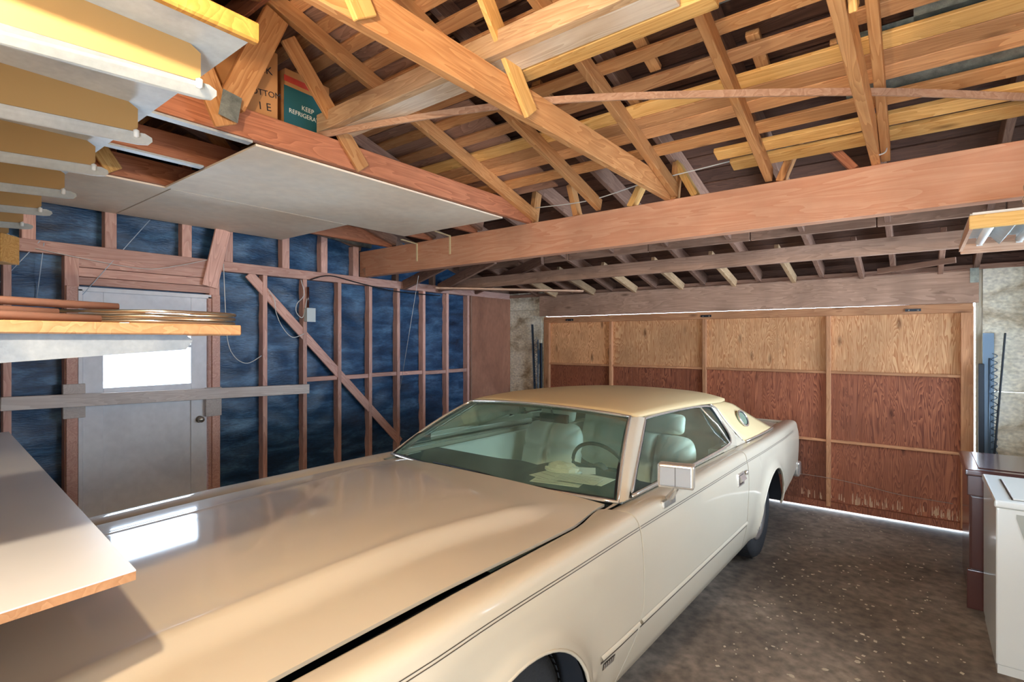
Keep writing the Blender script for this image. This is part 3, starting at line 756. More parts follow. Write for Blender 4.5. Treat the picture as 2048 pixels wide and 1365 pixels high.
# hood
HE = .836
def hood_rear(dx): return 2.205 + .085 * (dx / HE) ** 2
def hood_z(dx, y):
    a = abs(dx); fade = 1 - sstep(1.82, 2.10, y)
    rid = .535 + .10 * sstep(1.3, 2.1, y)
    b = (1 - sstep(rid - .03, rid + .085, a)) * .034 + .006 * math.exp(-((a - rid + .025) / .022) ** 2)
    base = .955 + .026 * (1 - (a / HE) ** 2)
    late = .955 + .05 * (1 - (a / HE) ** 2.2)
    return (base + b) * fade + late * (1 - fade) + interp([(.1, -.06), (.5, -.02), (1.2, 0), (2.3, .008)], y)
def hood_edge(y): return 1 - .034 * sstep(2.25, .7, y) - .052 * sstep(1.92, 2.24, y)
rows = []
dxs = [-HE + 2 * HE * i / 72 for i in range(73)]
for j in range(41):
    t = j / 40; row = []
    for dx in dxs:
        y = YN + .06 + (hood_rear(dx) - YN - .06) * t; row.append((dx * hood_edge(y), y, hood_z(dx, y) + .006 * sstep(2.2, .8, y)))
    rows.append(row)
hood = gridmesh('hood', rows, M_PAINT, car, solid=.012)
md = hood.modifiers.new('crisp', 'EDGE_SPLIT'); md.split_angle = math.radians(40)
# black channel under the hood edge, cowl panel
for s in (1, -1):
    rows = [[(s * .79, y, .915 + belt(y)), (s * .855, y, .935 + belt(y))] for y in [YN + .1 + i * .12 for i in range(18)] + [2.3]]
    gridmesh('hood_channel', rows, M_BLACK, car, flip=(s < 0))
rows = []
for i in range(25):
    dx = -.86 + 1.72 * i / 24; y0 = hood_rear(dx) - .03; rows.append([(dx, y0, .935), (dx, y0 + .10, .95), (dx, y0 + .16, .94)])
gridmesh('cowl', rows, M_BLACK, car, flip=True)
for s in (1, -1):     # fender tops carried back to the pillars
    rows = []
    for i in range(9):
        t = i / 8; y = 2.19 + .26 * t
        rows.append([(s * .85, y, .957 + .012), (s * (.83 - .0 * t), y + .0, .962 + .016 * t)])
    gridmesh('cowl_corner', rows, M_PAINT, car, flip=(s > 0))
# windshield
def ws(t, k, off=0):
    """t -1..1 across, k 0..1 upward"""
    b = Vector((.852 * t, 2.235 + .075 * t * t, .978)); tp = Vector((.640 * t, 2.80 + .07 * t * t, 1.338 - .034 * t * t))
    p = b.lerp(tp, k); n = Vector((0, -.56, .83)); bul = .022 * 4 * k * (1 - k)
    return p + n * (bul + off)
rows = [[ws(-1 + 2 * i / 24, j / 10) for i in range(25)] for j in range(11)]
gridmesh('windshield', rows, M_WSHIELD, car)
edge = [ws(-1 + 2 * i / 24, 0, .002) for i in range(25)] + [ws(1, j / 10, .002) for j in range(1, 11)] + [ws(1 - 2 * i / 24, 1, .002) for i in range(1, 25)] + [ws(-1, 1 - j / 10, .002) for j in range(1, 10)]
tube('windshield_trim', edge, .0095, M_CHROME, car, n=8, closed=True)
ie = [Vector((p.x * .985, p.y + .004, p.z)) for p in edge]
tube('windshield_seal', [Vector((e.x * .978, e.y + .004, e.z + (.008 if e.z < 1.1 else -.008))) for e in edge], .006, M_BLACK, car, n=6, closed=True)
# side window outline (half): y, z and the half width there
DLO = [(2.405, .990, .868), (2.60, 1.088, .80), (2.80, 1.19, .735), (2.955, 1.268, .683), (3.02, 1.288, .672), (3.4, 1.288, .676), (3.8, 1.276, .672), (4.10, 1.252, .672), (4.165, 1.225, .685), (4.20, 1.14, .73), (4.19, 1.06, .785), (4.12, 1.012, .83), (3.98, .992, .852), (3.5, .99, .866), (2.9, .99, .868)]
for s in (1, -1):
    pts = [Vector((s * dx, y, z)) for y, z, dx in DLO]
    c = sum(pts, Vector()) / len(pts)
    mesh('side_window', pts + [c], [((i + 1) % len(pts), i, len(pts)) if s > 0 else (i, (i + 1) % len(pts), len(pts)) for i in range(len(pts))], M_SIDEGLASS, car)
    dense = smoothpath(pts + [pts[0]], 4)[:-1]
    out = [Vector((p.x + s * .006, p.y, p.z)) for p in dense]
    tube('window_trim', out, .010, M_CHROME, car, n=8, closed=True)
    tube('window_seal', [c.lerp(p, .975) for p in out], .006, M_BLACK, car, n=6, closed=True)
    tube('window_divider', [(s * .676, 3.93, 1.262), (s * .77, 4.02, 1.13), (s * .856, 4.05, .995)], .0075, M_CHROME, car, n=8)
    # A pillar between windshield and side glass
    A = []
    for k in range(11):
        t = k / 10; w0 = ws(s, t); w0 = Vector((w0.x + s * .006, w0.y + .004, w0.z))
        g = Vector((s * (.872 + (.680 - .872) * t), 2.385 + (2.985 - 2.385) * t, .985 + (1.292 - .985) * t))
        mid = (w0 + g) / 2 + Vector((s * .016, -.012, .006))
        A.append([w0, (w0 * 2 + mid * 3) / 5 + Vector((s * .006, 0, 0)), mid, (g * 2 + mid * 3) / 5 + Vector((s * .006, 0, 0)), g])
    gridmesh('windshield_pillar', A, M_PAINT, car, flip=(s < 0))
    # sill strip between the door top and the glass
    rows = []
    for i in range(13):
        y = 2.36 + 1.68 * i / 12; rows.append([(s * .852, y, .955 + belt(y)), (s * .866, y, .978 + belt(y)), (s * .871, y, .992)])
    gridmesh('window_sill', rows, M_PAINT, car, flip=(s < 0))
    rows = [[(s * .83, y, .93), (s * .853, y, .95 + belt(y)), (s * .858, y, .966), (s * .84, y, 1.0)] for y in [3.9 + .06 * i for i in range(9)]]
    gridmesh('quarter_sill', rows, M_PAINT, car, flip=(s < 0))
# vinyl roof
RY = [2.83, 2.87, 2.95, 3.1, 3.3, 3.6, 3.9, 4.2, 4.4, 4.52, 4.60, 4.64]
RZ = [1.342, 1.352, 1.362, 1.372, 1.378, 1.378, 1.372, 1.360, 1.346, 1.332, 1.316, 1.298]
RWD = [.648, .660, .672, .684, .692, .696, .692, .685, .672, .656, .640, .628]
RD = [.036, .038, .044, .052, .058, .064, .070, .078, .074, .062, .05, .04]
rows = []
for y, z, wd, dr in zip(RY, RZ, RWD, RD):
    r = []
    for i in range(33):
        t = -1 + 2 * i / 32; a = abs(t)
        yy = y + (.07 * t * t * sstep(3.6, 2.83, y))
        r.append((wd * t * (1 + .012 * a ** 8), yy, z - dr * (.35 * a ** 2 + .65 * a ** 6)))
    r = [(r[0][0] - .002, r[0][1], r[0][2] - .018)] + r + [(r[-1][0] + .002, r[-1][1], r[-1][2] - .018)]
    rows.append(r)
roof = gridmesh('vinyl_roof', rows, M_VINYL, car, solid=.012)
for s in (1, -1):
    F = [(.690, 4.10, 1.266), (.700, 4.205, 1.228), (.728, 4.245, 1.17), (.770, 4.275, 1.10), (.816, 4.32, 1.03), (.862, 4.42, .957)]
    R = [(.630, 4.635, 1.240), (.668, 4.76, 1.208), (.708, 4.90, 1.145), (.752, 5.04, 1.08), (.802, 5.18, 1.015), (.852, 5.33, .948)]
    rows = []
    for ri, (f, r_) in enumerate(zip(smoothpath(F, 3), smoothpath(R, 3))):
        row = []
        for k in range(9):
            t = k / 8; p = f.lerp(r_, t); bul = .022 * 4 * t * (1 - t) * min(1, ri / 6)
            row.append((s * (p.x + bul * .8), p.y, p.z + bul * .25))
        rows.append(row)
    sail = gridmesh('roof_sail_panel', rows, M_VINYL, car, flip=(s > 0), solid=.01)
    # bright moulding on the lower edge of the vinyl
    low = [Vector(p) + Vector((s * .004, 0, .004)) for p in rows[-1]]
    tube('vinyl_moulding', low, .007, M_CHROME, car, n=8)
    # painted strip between the glass and the vinyl
    G = [(.672, 4.10, 1.258), (.689, 4.172, 1.225), (.733, 4.205, 1.14), (.786, 4.195, 1.06), (.832, 4.125, 1.012), (.852, 4.0, .992)]
    F2 = F[:4] + [(.818, 4.30, 1.03), (.862, 4.20, .958)]
    rows = [[(s * g.x, g.y, g.z), (s * ((g.x + f.x) / 2 + .008), (g.y + f.y) / 2, (g.z + f.z) / 2), (s * f.x, f.y, f.z)] for g, f in zip(smoothpath(G, 3), smoothpath(F2, 3))]
    gridmesh('quarter_surround', rows, M_PAINT, car, flip=(s > 0))
    mesh('quarter_surround', [(s * .818, 4.30, 1.03), (s * .862, 4.20, .955), (s * .864, 4.44, .952), (s * .84, 4.36, .99)], [(0, 1, 2, 3)] if s > 0 else [(3, 2, 1, 0)], M_PAINT, car)
    tube('quarter_moulding', [Vector((s * (p.x + .006), p.y, p.z)) for p in smoothpath(F[:5] + [(.85, 4.36, .975)], 4)], .006, M_CHROME, car, n=8)
    # oval opera window
    oc = Vector((s * .784, 4.62, 1.108)); u = Vector((0, 1, 0)); v = Vector((-s * .46, 0, .89)); nrm = Vector((s * .89, 0, .46))
    ring = [oc + u * .088 * math.cos(a) + v * .066 * math.sin(a) for a in [2 * math.pi * k / 36 for k in range(36)]]
    ow = mesh('opera_window', [p + nrm * .006 for p in ring] + [p - nrm * .01 for p in ring], [tuple(range(36)) if s < 0 else tuple(range(35, -1, -1))] + [(k, (k + 1) % 36, 36 + (k + 1) % 36, 36 + k) for k in range(36)], plain('opera_glass' + str(s), (124, 148, 128), rough=.12, coat=.6), car)
    tube('bezel', [p + nrm * .008 for p in ring], .008, M_CHROME, ow, n=8, closed=True)
    tube('bezel_seal', [oc + (p - oc) * .87 + nrm * .007 for p in ring], .004, M_BLACK, ow, n=6, closed=True)
# rear glass, deck, tail
rows = []
for j in range(7):
    k = j / 6; rows.append([((.58 + .12 * k) * (-1 + 2 * i / 12), 4.60 + .64 * k + .0, 1.262 - .30 * k + .012 * (1 - (-1 + 2 * i / 12) ** 2)) for i in range(13)])
gridmesh('rear_window', rows, M_SIDEGLASS, car)
rows = []
for j in range(13):
    t = j / 12; y = 5.22 + (YT - 5.24) * t
    rows.append([(.845 * (-1 + 2 * i / 20), y, .935 + .03 * (1 - abs(-1 + 2 * i / 20) ** 3) - .03 * t + .07 * math.exp(-(((-1 + 2 * i / 20) / .42) ** 6)) * sstep(.35, .95, t)) for i in range(21)])
gridmesh('trunk_lid', rows, M_PAINT, car, solid=.01)
tailpoly = [(.80, .49), (.93, .55), (.945, .75), (.93, .88), (.88, .945), (.80, .935), (0, .935), (0, .49)]
for s in (1, -1):
    V = [(s * a, YT - .012, b) for a, b in tailpoly]
    mesh('tail_panel', V, [tuple(range(8)) if s < 0 else tuple(range(7, -1, -1))], M_PAINT, car)
box('rear_bumper', (-.96, YT - .02, .38), (.96, YT + .09, .53), M_CHROME, car, bev=.03, seg=3, smooth=True)
# nose: grille, headlamp covers, bumper
box('radiator_grille', (-.30, YN - .05, .50), (.30, YN + .08, .93), M_CHROME, car, bev=.02, seg=2)
for i in range(13): box('grille_bar', (-.265 + i * .0442 - .006, YN - .06, .53), (-.265 + i * .0442 + .006, YN - .045, .89), M_CHROME, car)
for s in (1, -1):
    box('headlamp_cover', (s * .36, YN + .0, .62), (s * .88, YN + .06, .88), M_PAINT, car, bev=.015, seg=2)
box('nose_panel', (-.9, YN + .04, .42), (.9, YN + .12, .9), M_DARKIN, car)
box('front_bumper', (-.98, YN - .14, .36), (.98, YN + .05, .52), M_CHROME, car, bev=.035, seg=3, smooth=True)
# wheels
def wheel(x, y):
    s = 1 if x > 0 else -1
    w_ = lathe('wheel', [(.20, -.10), (.30, -.105), (.338, -.095), (.352, -.075), (.355, 0), (.352, .075), (.338, .095), (.30, .105), (.232, .100), (.205, .085)] if True else None, M_RUBBER, car, n=48, axis='x', loc=(x, y, ZW))
    prof = [(.0, .098), (.035, .097), (.045, .085), (.09, .078), (.10, .070), (.165, .075), (.175, .086), (.195, .094), (.208, .098), (.214, .09), (.2, .05), (.2, -.06)]
    lathe('hubcap', [(r, h * s) for r, h in prof], M_WHEEL, w_, n=40, axis='x', loc=(x, y, ZW))
    for k in range(16):
        a = 2 * math.pi * k / 16
        cy, sz = math.cos(a), math.sin(a)
        timber('hubcap_rib', (x + s * .08, y + .105 * cy, ZW + .105 * sz), (x + s * .082, y + .16 * cy, ZW + .16 * sz), .012, .012, M_CHROME, w_, bev=0)
    V = []; Fc = []
    for k in range(60):                          # tread blocks
        a = 2 * math.pi * k / 60
        for (h0, h1, sk_) in ((-.088, -.045, .0), (-.038, -.004, .03), (.004, .038, .0), (.045, .088, .03)):
            b0 = len(V)
            for (h, aa) in ((h0, a + sk_), (h1, a + sk_ + .02), (h1, a + sk_ + .092), (h0, a + sk_ + .072)):
                V.append((x + h, y + .3595 * math.cos(aa), ZW + .3595 * math.sin(aa) - .002))
            Fc.append((b0, b0 + 1, b0 + 2, b0 + 3))
    mesh('tread_block', V, Fc, M_RUBBER, w_)
for x in (.815, -.815):
    for y in (YW_F, YW_R): wheel(x, y)
# exterior fittings on the driver's door: mirror, handle, lock
for s in (1,):
    mb = Vector((s * .985, 2.63, .945)); mh = Vector((s * 1.085, 2.445, 1.118))
    mir = thing('door_mirror', '', ''); 
    for k_ in ('label', 'category'): del mir[k_]
    mir.parent = car; mir.matrix_parent_inverse = INV[car.name]; mir.location = mb; INV[mir.name] = Matrix.Translation(mb).inverted()
    R_ = Matrix.Rotation(math.radians(14), 3, 'Z')
    def mv(a, b, c): return mh + R_ @ Vector((a, b, c))
    V = [mv(*p) for p in boxv((-.082, -.03, -.056), (.082, .035, .056))]
    o = mesh('housing', V, BOXF, M_CHROME, mir); bevel_me(o.data, .014, 3); o.data.polygons.foreach_set('use_smooth', [True] * len(o.data.polygons))
    V = [mv(*p) for p in boxv((-.070, -.036, -.044), (.070, -.030, .044))]
    o = mesh('front_plate', V, BOXF, plain('brushed_mirror_back', (150, 150, 150), rough=.55), mir); bevel_me(o.data, .004)
    V = [mv(*p) for p in boxv((-.0015, -.0375, -.044), (.0015, -.034, .044))]; mesh('plate_seam', V, BOXF, M_TRIM, mir)
    V = [mv(*p) for p in boxv((-.070, .034, -.044), (.070, .038, .044))]; mesh('mirror_glass', V, BOXF, M_CHROME, mir)
    tube('stalk', smoothpath([mb + Vector((-.005, -.04, -.002)), mb + Vector((.02, -.05, .03)), mh + Vector((0, .0, -.06)), mh + Vector((0, 0, -.03))], 5), .016, M_CHROME, mir, n=8,
         radii=[.02, .02, .02, .019, .018, .017, .016, .015, .014, .013, .013, .013, .014, .014, .015, .015])
    o = box('foot', mb + Vector((-.006, -.12, -.02)), mb + Vector((.014, .03, .016)), M_CHROME, mir, bev=.007, seg=2)
    hx = interp(SIDE, .815) + .002
    h_ = box('door_handle', (hx - .014, 3.70, .775), (hx + .006, 3.835, .862), M_CHROME, door_l, bev=.006, seg=2)
    box('handle_recess', (hx + .0045, 3.712, .787), (hx + .0075, 3.80, .850), M_TRIM, h_)
    mesh('handle_flap', [(hx + .007, 3.715, .848), (hx + .007, 3.825, .848), (hx + .026, 3.82, .815), (hx + .026, 3.722, .815), (hx + .008, 3.722, .80), (hx + .008, 3.82, .80)], [(0, 1, 2, 3), (3, 2, 5, 4), (0, 3, 4), (1, 5, 2)], M_CHROME, h_)
    lathe('door_lock', [(0, .012), (.014, .011), (.017, .004), (.017, 0)], M_CHROME, door_l, n=16, axis='x', loc=(hx + .003, 3.885, .842))
# --- cabin
def pad(nm, c, sx, sy, sz, mat, par, nx=1, nz=1, tilt=0.0, dep=.02, ex=5):
    """upholstered block: rounded box, its two broad faces tufted nx by nz; broad faces look along y"""
    V = []; Fc = []; A = 32
    def seam(t, n):
        if n < 2 or abs(t) > .94: return 0
        f = (t + 1) / 2 * n; d = abs(f - round(f)); return math.exp(-(d / .07) ** 2) if 0 < round(f) < n else 0
    for sg in (-1, 1):
        for i in range(A + 1):
            for j in range(A + 1):
                x = -1 + 2 * i / A; z = -1 + 2 * j / A
                x = math.copysign(1 - (1 - abs(x)) ** 1.3, x); z = math.copysign(1 - (1 - abs(z)) ** 1.3, z)
                # round the corners of the outline
                k = max(abs(x), abs(z)); rr = (abs(x) ** 6 + abs(z) ** 6) ** (1 / 6)
                sc = k / rr if rr > 0 else 1
                px, pz = x * sc, z * sc
                d = ((1 - abs(x) ** ex) * (1 - abs(z) ** ex)) ** .5
                d = d * sy / 2 - dep * max(seam(x, nx), seam(z, nz)) * min(1, d * 3)
                p = Vector((px * sx / 2, sg * d, pz * sz / 2)); p = Matrix.Rotation(tilt, 3, 'X') @ p
                V.append(Vector(c) + p)
    n = A + 1
    for sg in (0, 1):
        for i in range(A):
            for j in range(A):
                a = sg * n * n + i * n + j; f = (a, a + n, a + n + 1, a + 1)
                Fc.append(f if sg == 0 else f[::-1])
    return mesh(nm, V, Fc, mat, par, smooth=True)
for x in (-.46, .46):
    st = pad('front_seat', (x, 3.34, .44), .58, .58, .24, M_LEATHER, car, 2, 1)
    pad('backrest', (x, 3.64, .77), .55, .22, .62, M_LEATHER, st, 2, 3, tilt=math.radians(-14), dep=.03, ex=4)
    pad('headrest', (x, 3.755, 1.145), .34, .10, .15, M_LEATHER, st, 1, 1, tilt=math.radians(-14), ex=4)
pad('armrest', (0, 3.45, .58), .26, .50, .14, M_LEATHER, car)
rs_ = pad('rear_seat', (0, 4.28, .42), 1.34, .5, .22, M_LEATHER, car, 6, 1)
pad('backrest', (0, 4.46, .88), 1.30, .20, .62, M_LEATHER, rs_, 7, 3, tilt=math.radians(-20), dep=.03)
box('parcel_shelf', (-.68, 4.62, .965), (.68, 5.18, .98), M_CARPET, car)
for s in (1, -1):
    box('door_card', (s * .80, 2.4, .25), (s * .835, 3.96, .965), M_LEATHER, car, bev=.01)
    pad('door_armrest', (s * .77, 3.2, .66), .09, .7, .09, M_LEATHER, car)
    box('quarter_card', (s * .72, 3.97, .25), (s * .80, 4.9, .955), M_LEATHER, car, bev=.01)
box('cabin_carpet', (-.82, 2.3, .23), (.82, 4.6, .26), M_CARPET, car)
rows = []                                     # headliner
for y in (2.86, 3.2, 3.7, 4.2, 4.6):
    rows.append([(.63 * (-1 + 2 * i / 8), y, interp(list(zip(RY, RZ)), y) - .045 - .03 * abs(-1 + 2 * i / 8) ** 3) for i in range(9)])
gridmesh('headliner', rows, M_CARPET, car, flip=True)
# dashboard with its padded brow
rows = []
for i in range(41):
    dx = -.83 + 1.66 * i / 40
    hump = .025 * sstep(.08, .16, dx) * (1 - sstep(.66, .76, dx)) + .012 * math.exp(-((dx + .05) / .12) ** 2)
    yr = 2.74 + .06 * sstep(.08, .18, dx)
    rows.append([(dx, 2.25 + .07 * (dx / .85) ** 2, .945), (dx, 2.42, .962 + hump * .3), (dx, 2.58, .966 + hump), (dx, yr - .03, .968 + hump), (dx, yr, .945 + hump), (dx, yr, .90 + hump * .3), (dx, yr - .06, .84), (dx, yr - .05, .62)])
dash = gridmesh('dashboard', rows, M_DASH, car, flip=True)
box('instrument_panel', (.1, 2.725, .70), (.72, 2.735, .87), M_BLACK, dash)
sw = thing('steering_wheel', '', '')
for k_ in ('label', 'category'): del sw[k_]
swc = Vector((.41, 2.93, .945)); sw.parent = car; sw.matrix_parent_inverse = INV[car.name]; sw.location = swc; INV[sw.name] = Matrix.Translation(swc).inverted()
Rt = Matrix.Rotation(math.radians(-66), 3, 'X')
tube('rim', [swc + Rt @ Vector((.195 * math.cos(a), .195 * math.sin(a), 0)) for a in [2 * math.pi * k / 40 for k in range(40)]], .0115, M_DASH, sw, n=10, closed=True)
for sgn in (1, -1): tube('spoke', [swc + Rt @ Vector((0, 0, -.02)), swc + Rt @ Vector((sgn * .1, -.02, -.015)), swc + Rt @ Vector((sgn * .19, -.02, 0))], .014, M_DASH, sw, n=8)
o = lathe('hub', [(0, .02), (.05, .015), (.06, -.01), (.05, -.03)], M_DASH, sw, n=20); o.data.transform(Matrix.Translation(swc) @ Rt.to_4x4())
tube('column', [swc + Rt @ Vector((0, 0, -.02)), swc + Rt @ Vector((0, 0, -.32))], .03, M_DASH, sw, n=10)
rm = box('rear_view_mirror', (-.03, 2.885, 1.215), (.19, 2.915, 1.272), M_DASH, car, bev=.012, seg=3, smooth=True)
tube('mirror_stem', [(.08, 2.89, 1.26), (.08, 2.86, 1.325)], .006, M_CHROME, rm)
for s in (1, -1):     # wipers parked on the glass
    tube('wiper', [ws(.1 * s + .3, .0, .01), ws(.1 * s - .1, .035, .012), ws(.1 * s - .35, .03, .012)], .005, M_BLACK, car)
for k, (dx, y) in enumerate(((-.62, 1.42), (-.55, 1.55), (-.73, 1.9), (-.7, 1.95), (.1, 1.6), (-.58, 1.22), (.68, 1.3), (.3, .9), (.72, .95))):
    z = hood_z(dx, y); o = mesh('paint_chip', [(dx + .006 * math.cos(a), y + .005 * math.sin(a), z + .0012) for a in [k + 2 * math.pi * q / 6 for q in range(6)]], [tuple(range(6))], M_TRIM, hood)
# papers left on the dash (things of their own)
def sheet(nm, label, dx, y, rot, w_, l_, z, lines, grp=None):
    t = Matrix.Rotation(CAR_YAW, 4, 'Z'); base = Vector((CAR_X, CAR_YC, 0)) + t.to_3x3() @ Vector((dx, y - CAR_YC, z))
    B = Matrix.Translation(base) @ Matrix.Rotation(rot, 4, 'Z') @ Matrix.Rotation(math.radians(2), 4, 'X')
    o = mesh(nm, boxv((-w_ / 2, -l_ / 2, 0), (w_ / 2, l_ / 2, .0012)), BOXF, M_PAPER, basis=B); tag(o, label, 'paper', grp)
    for i in range(lines):
        yy = -l_ / 2 + .02 + i * (l_ - .035) / max(1, lines)
        mesh('print_line', boxv((-w_ / 2 + .012, yy, .0012), (w_ / 2 - .012 - .05 * random.random(), yy + .0022, .0015)), BOXF, M_INK, o, basis=B)
    return o
Gp = 'papers on the dashboard'
sheet('paper', 'loose sheet lying highest up the dashboard toward the steering wheel', .42, 2.65, .5, .2, .13, .999, 0, Gp)
sheet('paper', 'wide sheet at the bottom of the paper pile by the windshield base', .43, 2.44, 0.2, .28, .17, .988, 3, Gp)
sheet('paper', 'slip sticking out on the center side of the dashboard pile', .36, 2.46, -.25, 0.2, .15, .9955, 2, Gp)
tp = sheet('paper', 'printed form with handwriting on top of the dashboard paper pile', .53, 2.475, .12, .25, .155, 1.007, 6, Gp)
sheet('paper', 'folded sheet under the printed form nearest the windshield pillar', .59, 2.52, -.05, .2, .15, 1.001, 2, Gp)
B = Matrix.Translation(Vector((CAR_X + .36, 2.56, 1.003)))
V = []; Fc = []
for i in range(9):
    for j in range(14):
        a = 2 * math.pi * j / 14; r = .105 * (1 - (i / 8) ** 2) ** .5 if i < 8 else .004; V.append((r * math.cos(a) * 1.1 + .008 * random.uniform(-1, 1), r * math.sin(a) * .6 + .006 * random.uniform(-1, 1), .055 * i / 8 + .006 * random.uniform(-1, 1) * (i > 0)))
for i in range(8):
    for j in range(14): Fc.append((i * 14 + j, i * 14 + (j + 1) % 14, (i + 1) * 14 + (j + 1) % 14, (i + 1) * 14 + j))
tag(mesh('plastic_bag', V, Fc, M_PAPER, basis=B), 'crumpled pale plastic bag behind the papers on the dashboard', 'bag')

# ------------------------------------------------------------------ loose lumber and boxes up on the ties
T0 = TIE_B + .142
tag(timber('loose_timber', P(640, 250, Z=T0 + .09), P(1330, -60, Z=T0 + .09) , .045, .10, W_TAN), 'weathered tan timber lying across the roof ties', 'timber')
a = P(648, 262, Z=T0 + .057); b = P(1325, -45, Z=T0 + .057)
tag(timber('stained_plank', a + Vector((.02, .075, 0)), b + Vector((0, .10, 0)), .12, .03, W_DIRTY), 'dirty plank with white paint smears beside the tan timber on the ties', 'plank')
tag(timber('loose_timber', P(960, 120, Z=T0 + .065) + Vector((0, .20, 0)), P(1400, -60, Z=T0 + .065) + Vector((0, .16, 0)), .09, .045, W_YELLOW), 'bright yellow timber lying on the ties beside the dirty plank', 'timber')
# long springy strip
ctrl = [P(622, 274, Z=T0 + .012), P(800, 241, Z=T0 + .02), P(1000, 212, Z=T0 + .02), P(1180, 196, Z=T0 + .02), P(1480, 187, Z=T0 + .022), P(1730, 184, Z=T0 + .012), P(1900, 188, Z=T0), P(2090, 196, Z=T0 - .01)]
pts = smoothpath(ctrl, 5); V = []; Fc = []
for i, p in enumerate(pts):
    t = (pts[min(i + 1, len(pts) - 1)] - pts[max(i - 1, 0)]).normalized(); sd = Vector((-t.y, t.x, 0)).normalized() * .005
    for q in (-sd - Vector((0, 0, .017)), sd - Vector((0, 0, .017)), sd + Vector((0, 0, .017)), -sd + Vector((0, 0, .017))): V.append(p + q)
for i in range(len(pts) - 1):
    for k in range(4): Fc.append((i * 4 + k, i * 4 + (k + 1) % 4, i * 4 + 4 + (k + 1) % 4, i * 4 + 4 + k))
Fc += [(3, 2, 1, 0), tuple(len(V) - 4 + k for k in range(4))]
tag(mesh('wood_strip', V, Fc, W_PALE), 'long thin bowed wood strip sagging across the roof ties', 'strip')
# cardboard boxes
def cbox(nm, label, c, sx, sy, sz, rz, mat, cat='box'):
    B = Matrix.Translation(Vector(c)) @ Matrix.Rotation(rz, 4, 'Z')
    o = mesh(nm, boxv((-sx / 2, -sy / 2, 0), (sx / 2, sy / 2, sz)), BOXF, mat, basis=B); bevel_me(o.data, .004); tag(o, label, cat); return o, B
def flat_text(par, B, s, size, x, y, z, mat, rot=0, face='x'):
    """lettering on the +x face of a box"""
    M = B @ Matrix.Translation((x, y, z)) @ Matrix(((0, 0, 1, 0), (1, 0, 0, 0), (0, 1, 0, 0), (0, 0, 0, 1))) @ Matrix.Rotation(rot, 4, 'Z')
    return text('lettering', s, size, mat, par, M)
b1, B1 = cbox('cardboard_box', 'plain cardboard box with handwritten marker notes up on the roof ties', (-2.86, 1.13, T0), .40, .60, .36, math.radians(-4), M_CARD)
for s_, y_, z_, sz_ in (('BACK', .20, .245, .055), ('1 P', .15, .19, .05), ('NE BOTTOM', .195, .125, .042), ('1 E', .23, .06, .055), ('F.Y', -.14, .2, .07)):
    flat_text(b1, B1, s_, sz_, 0.2015, y_, z_, M_INK, math.radians(6))
mesh('box_flap', [(.19, -.29, .36), (.2, .28, .36), (.30, .26, .40), (.29, -.28, .41)], [(0, 1, 2, 3)], M_CARD, b1, basis=B1)
b2, B2 = cbox('printed_box', 'teal and red printed carton reading keep refrigerated', (-2.88, 1.62, T0), .34, .28, .34, math.radians(3), M_CARD)
mesh('teal_face', boxv((.1705, -.148, .02), (.172, .135, .245)), BOXF, M_TEAL, b2, basis=B2)
mesh('red_stripe', boxv((.1705, -.148, .268), (.172, .06, .30)), BOXF, M_REDP, b2, basis=B2)
flat_text(b2, B2, 'KEEP', .036, .1735, -.005, .155, M_PAPER); flat_text(b2, B2, 'REFRIGERATED', .034, .1735, -.005, .115, M_PAPER)
pc = Vector((-2.93, 1.27, T0 + .362))
tag(lathe('metal_pot', [(0, 0), (.13, .0), (.14, .01), (.145, .15), (.155, .155), (.155, .16), (.14, .16), (.135, .02), (0, .02)], M_ALU, n=36, loc=pc), 'shiny aluminium pot on top of the cardboard box', 'pot')
# conduit above the gable
cp = [P(600, 455, X=XL + .04), P(740, 492, X=XL + .04)]
tag(tube('vent_pipe', cp, .035, M_GALV, n=14), 'pale pipe lying along the gable wall above the ceiling panel edge', 'pipe')
# shelf brackets hanging on the beam
for px, lab in ((833, 'cream shelf bracket hooked on the beam nearest the gable wall'), (899, 'cream shelf bracket hooked on the beam farther from the gable wall')):
    c = P(px, 505 if px < 850 else 490, Y=BEAM_Y - .012); t = thing('shelf_bracket', lab, 'bracket', (c.x, BEAM_Y, c.z), group='shelf brackets on the beam')
    mt = MATS.get('cream_bracket') or plain('cream_bracket', (226, 208, 164), rough=.5)
    timber('upright', (c.x, BEAM_Y - .006, c.z - .09), (c.x, BEAM_Y - .006, c.z + .09), .022, .010, mt, t, up=(0, 1, 0))
    timber('arm', (c.x, BEAM_Y - .004, c.z + .085), (c.x - .0, BEAM_Y - .21, c.z + .10), .022, .010, mt, t)
# board lying on the wall plate by the garage door
tag(timber('loose_board', P(872, 577, X=XL + .25), P(1166, 583, Y=5.6), .12, .022, W_PALE), 'thin board lying on the wall plate below the purlin', 'board')
tag(timber('loose_board', P(1755, 543, Y=5.95), P(1912, 520, Y=5.75), .02, .05, W_BROWN), 'sloping brown stick above the garage door header by the light fixture', 'stick')
